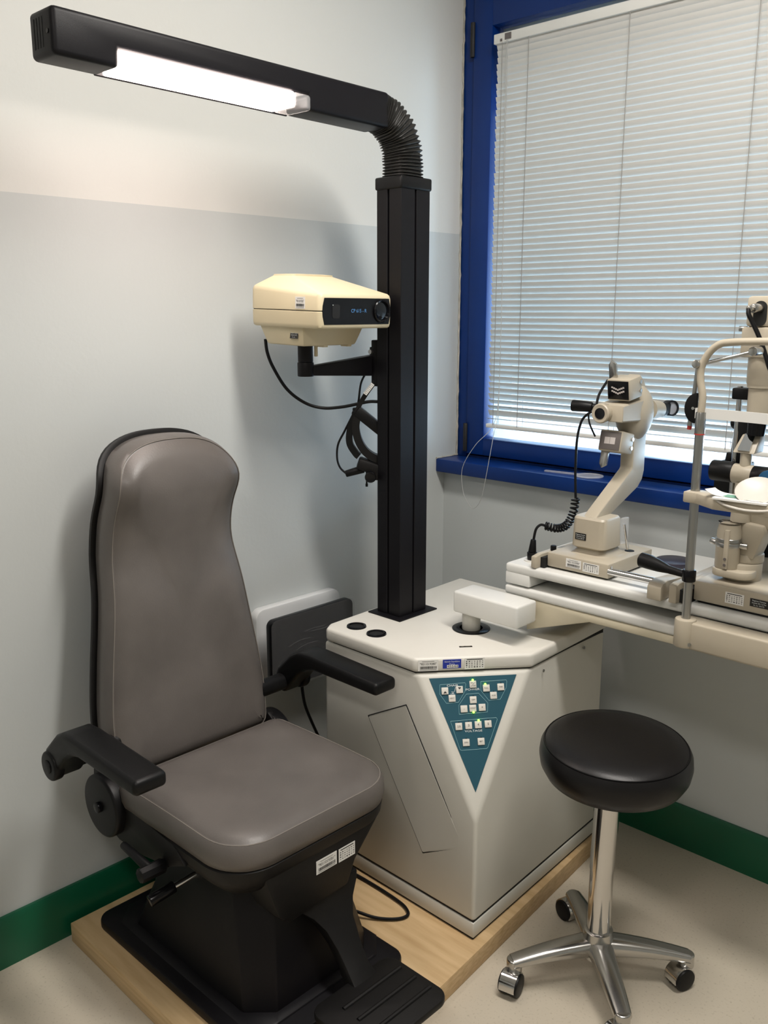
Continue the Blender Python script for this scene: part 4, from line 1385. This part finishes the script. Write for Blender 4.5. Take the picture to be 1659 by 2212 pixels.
bmx.verts.ensure_lookup_table()
bmx.faces.new(list(bmx.verts))
ext = bmesh.ops.extrude_face_region(bmx, geom=list(bmx.faces))
bmesh.ops.translate(bmx, vec=(0, .0028, -.002), verts=[e for e in ext['geom'] if isinstance(e, bmesh.types.BMVert)])
b = B()
b._merge(bmx)
obj('prism_mirror', b, M['mirror'], pm, flat=True)
b = B().lathe([(.024, 1.290), (.0255, 1.292), (.0255, 1.345), (.029, 1.346), (.029, 1.352), (.031, 1.356), (.031, 1.415)], (TXs + .016, TYs - .01, 0), n=36)
obj('illumination_tube', b, M['beige'], sl)
obj('lower_lens', B().cyl((TXs + .016, TYs - .01, 1.280), (TXs + .016, TYs - .01, 1.292), .021, n=32), M['beige'], sl)
obj('lens_hood', B().cyl((TXs + .012, TYs - .01, 1.246), (TXs + .014, TYs - .01, 1.281), .018, .020, n=28), M['blackg'], sl)
obj('lamp_housing', B().box(TXs - .022, TXs + .075, TYs - .045, TYs + .035, 1.408, 1.470, .004).box(TXs - .016, TXs + .075, TYs - .045, TYs + .035, 1.470, 1.532, .008), M['beige'], sl)
obj('socket_recess', B().prism([(TXs + .014 + a, 1.502 + c_) for a, c_ in rrect(-.014, .014, -.030, .020, .0135)], TYs - .0456, TYs - .040, 'y'), M['dark'], sl)
pl = obj('power_plug', B().cyl((TXs + .014, TYs - .042, 1.508), (TXs + .006, TYs - .066, 1.507), .0095, n=20, bevel=.002).cyl((TXs + .006, TYs - .066, 1.507), (TXs + .002, TYs - .078, 1.506), .0065, n=18, bevel=.002), M['alu'], sl)
obj('power_lead', B().tube([(TXs + .003, TYs - .077, 1.506), (TXs + .005, TYs - .080, 1.496), (TXs + .012, TYs - .078, 1.482), (TXs + .025, TYs - .075, 1.457), (TXs + .037, TYs - .073, 1.430), (TXs + .047, TYs - .072, 1.405), (TXs + .056, TYs - .072, 1.385), (TXs + .08, TYs - .07, 1.35)], .0046, 10, smooth=8), M['black'], pl)
obj('set_screw', B().cyl((TXs - .016, TYs - .03, 1.466), (TXs - .032, TYs - .033, 1.466), .006, n=14, bevel=.001), M['steel'], sl)
obj('joystick', B().cyl((1.187, -.345, TZ + .085), (1.187, -.345, TZ + .125), .021, .015, n=24, bevel=.003), M['black'], sl)
obj('joystick_stem', B().cyl((1.187, -.345, TZ + .048), (1.187, -.345, TZ + .086), .012, n=20), M['chin'], sl)
# accessory on the far side: black box with a thin rod
bb = obj('black_box', B().box(1.062, 1.128, -.375, -.315, 1.080, 1.170, .003), M['black'], sl)
obj('box_shelf', B().box(1.055, 1.18, -.38, -.31, 1.068, 1.079, .002), M['blackm'], sl)
obj('rod_collar', B().cyl((1.085, -.345, 1.170), (1.085, -.345, 1.190), .013, .010, n=18, bevel=.002), M['black'], bb)
obj('thin_rod', B().cyl((1.085, -.345, 1.188), (1.089, -.345, 1.245), .0024, n=10), M['chrome'], bb)
obj('rod_knob', B().ball((1.090, -.345, 1.256), .0125, (1, .9, 1.05)), M['blackg'], bb)

# ------------------------------------------------------------------ stool
HX, HY = 1.020, -.704
sto = thing('swivel_stool', 'round black vinyl stool on a chrome column with wheeled polished star base', 'stool', (HX, HY, 0), local=True)
b = B().lathe([(.0, .432), (.10, .433), (.138, .436), (.158, .446), (.170, .468), (.1735, .490), (.171, .510), (.165, .522), (.1635, .5215), (.160, .5245), (.148, .532), (.12, .537), (.07, .539), (.001, .5395)], (0, 0, 0), n=72)
tl = Matrix.Translation((0.010, 0.012, .543)) @ Matrix.Diagonal((.945, .945, .95, 1)) @ Matrix.Rotation(math.radians(3.0), 4, V((.72, .69, 0))) @ Matrix.Translation((0, 0, -.48))
b.bm.transform(tl)
ss = obj('seat', b, M['stoolvinyl'], sto, ang=60)
b = B().torus((0, 0, .5235), (0, 0, 1), .1625, .0013, 72, 6)
b.bm.transform(tl)
obj('seam', b, M['black'], ss)
obj('seat_mount', B().cyl((0, 0, .470), (.006, .007, .502), .05, .075, n=32), M['black'], sto)
obj('gas_column', B().cyl((0, 0, .10), (0, 0, .28), .0262, n=40).cyl((0, 0, .28), (.004, .005, .50), .0275, n=40), M['chrome'], sto)
obj('base_hub', B().lathe([(.036, .062), (.037, .085), (.034, .112), (.0325, .126), (.029, .128), (.027, .128)], (0, 0, 0), n=40), M['alu'], sto)
for a, sw in ((-125, -77), (-44, -100), (38, -112), (138, 164)):
    ca_, sa_ = math.cos(math.radians(a)), math.sin(math.radians(a))
    rad_ = V((ca_, sa_, 0))
    tan = V((-sa_, ca_, 0))
    R0 = .205
    rings = []
    for k in range(11):
        t = k / 10
        r = .020 + (R0 - .020) * t
        ht = .110 - .010 * t - .018 * t * t
        dp = .044 - .022 * t
        hw_ = .029 - .010 * t
        c = rad_ * r
        ring = []
        for j in range(14):
            q_ = 2 * math.pi * j / 14
            cx_, sz_ = math.cos(q_), math.sin(q_)
            ring.append(c + tan * hw_ * math.copysign(abs(cx_) ** .7, cx_) + V((0, 0, ht - dp / 2 + dp / 2 * math.copysign(abs(sz_) ** .7, sz_))))
        rings.append(ring)
    lg = obj('base_leg', B().loft(rings).cyl(rad_ * (R0 - .006) + V((0, 0, .045)), rad_ * (R0 - .006) + V((0, 0, .079)), .0175, n=24, bevel=.004, seg=3), M['alu'], sto, ang=50)
    sd_ = V((math.cos(math.radians(sw)), math.sin(math.radians(sw)), 0))
    ax = V((-sd_.y, sd_.x, 0))
    wc = rad_ * (R0 - .006) + sd_ * .016 + V((0, 0, .0262))
    # hood: half shell over twin wheels
    hood = B()
    rings = []
    for k in range(19):
        q_ = math.radians(-35 + 225 * k / 18)
        dd = sd_ * -math.cos(q_) + V((0, 0, math.sin(q_)))
        rings.append([wc + dd * .0285 - ax * .0185, wc + dd * .0285 + ax * .0185, wc + dd * .024 + ax * .0185, wc + dd * .024 - ax * .0185])
    hood.loft(rings)
    obj('caster_hood', hood, M['chrome'], lg, ang=50)
    obj('caster_wheels', B().cyl(wc - ax * .023, wc - ax * .003, .0258, n=32, bevel=.004, seg=2).cyl(wc + ax * .003, wc + ax * .023, .0258, n=32, bevel=.004, seg=2), M['black'], lg)
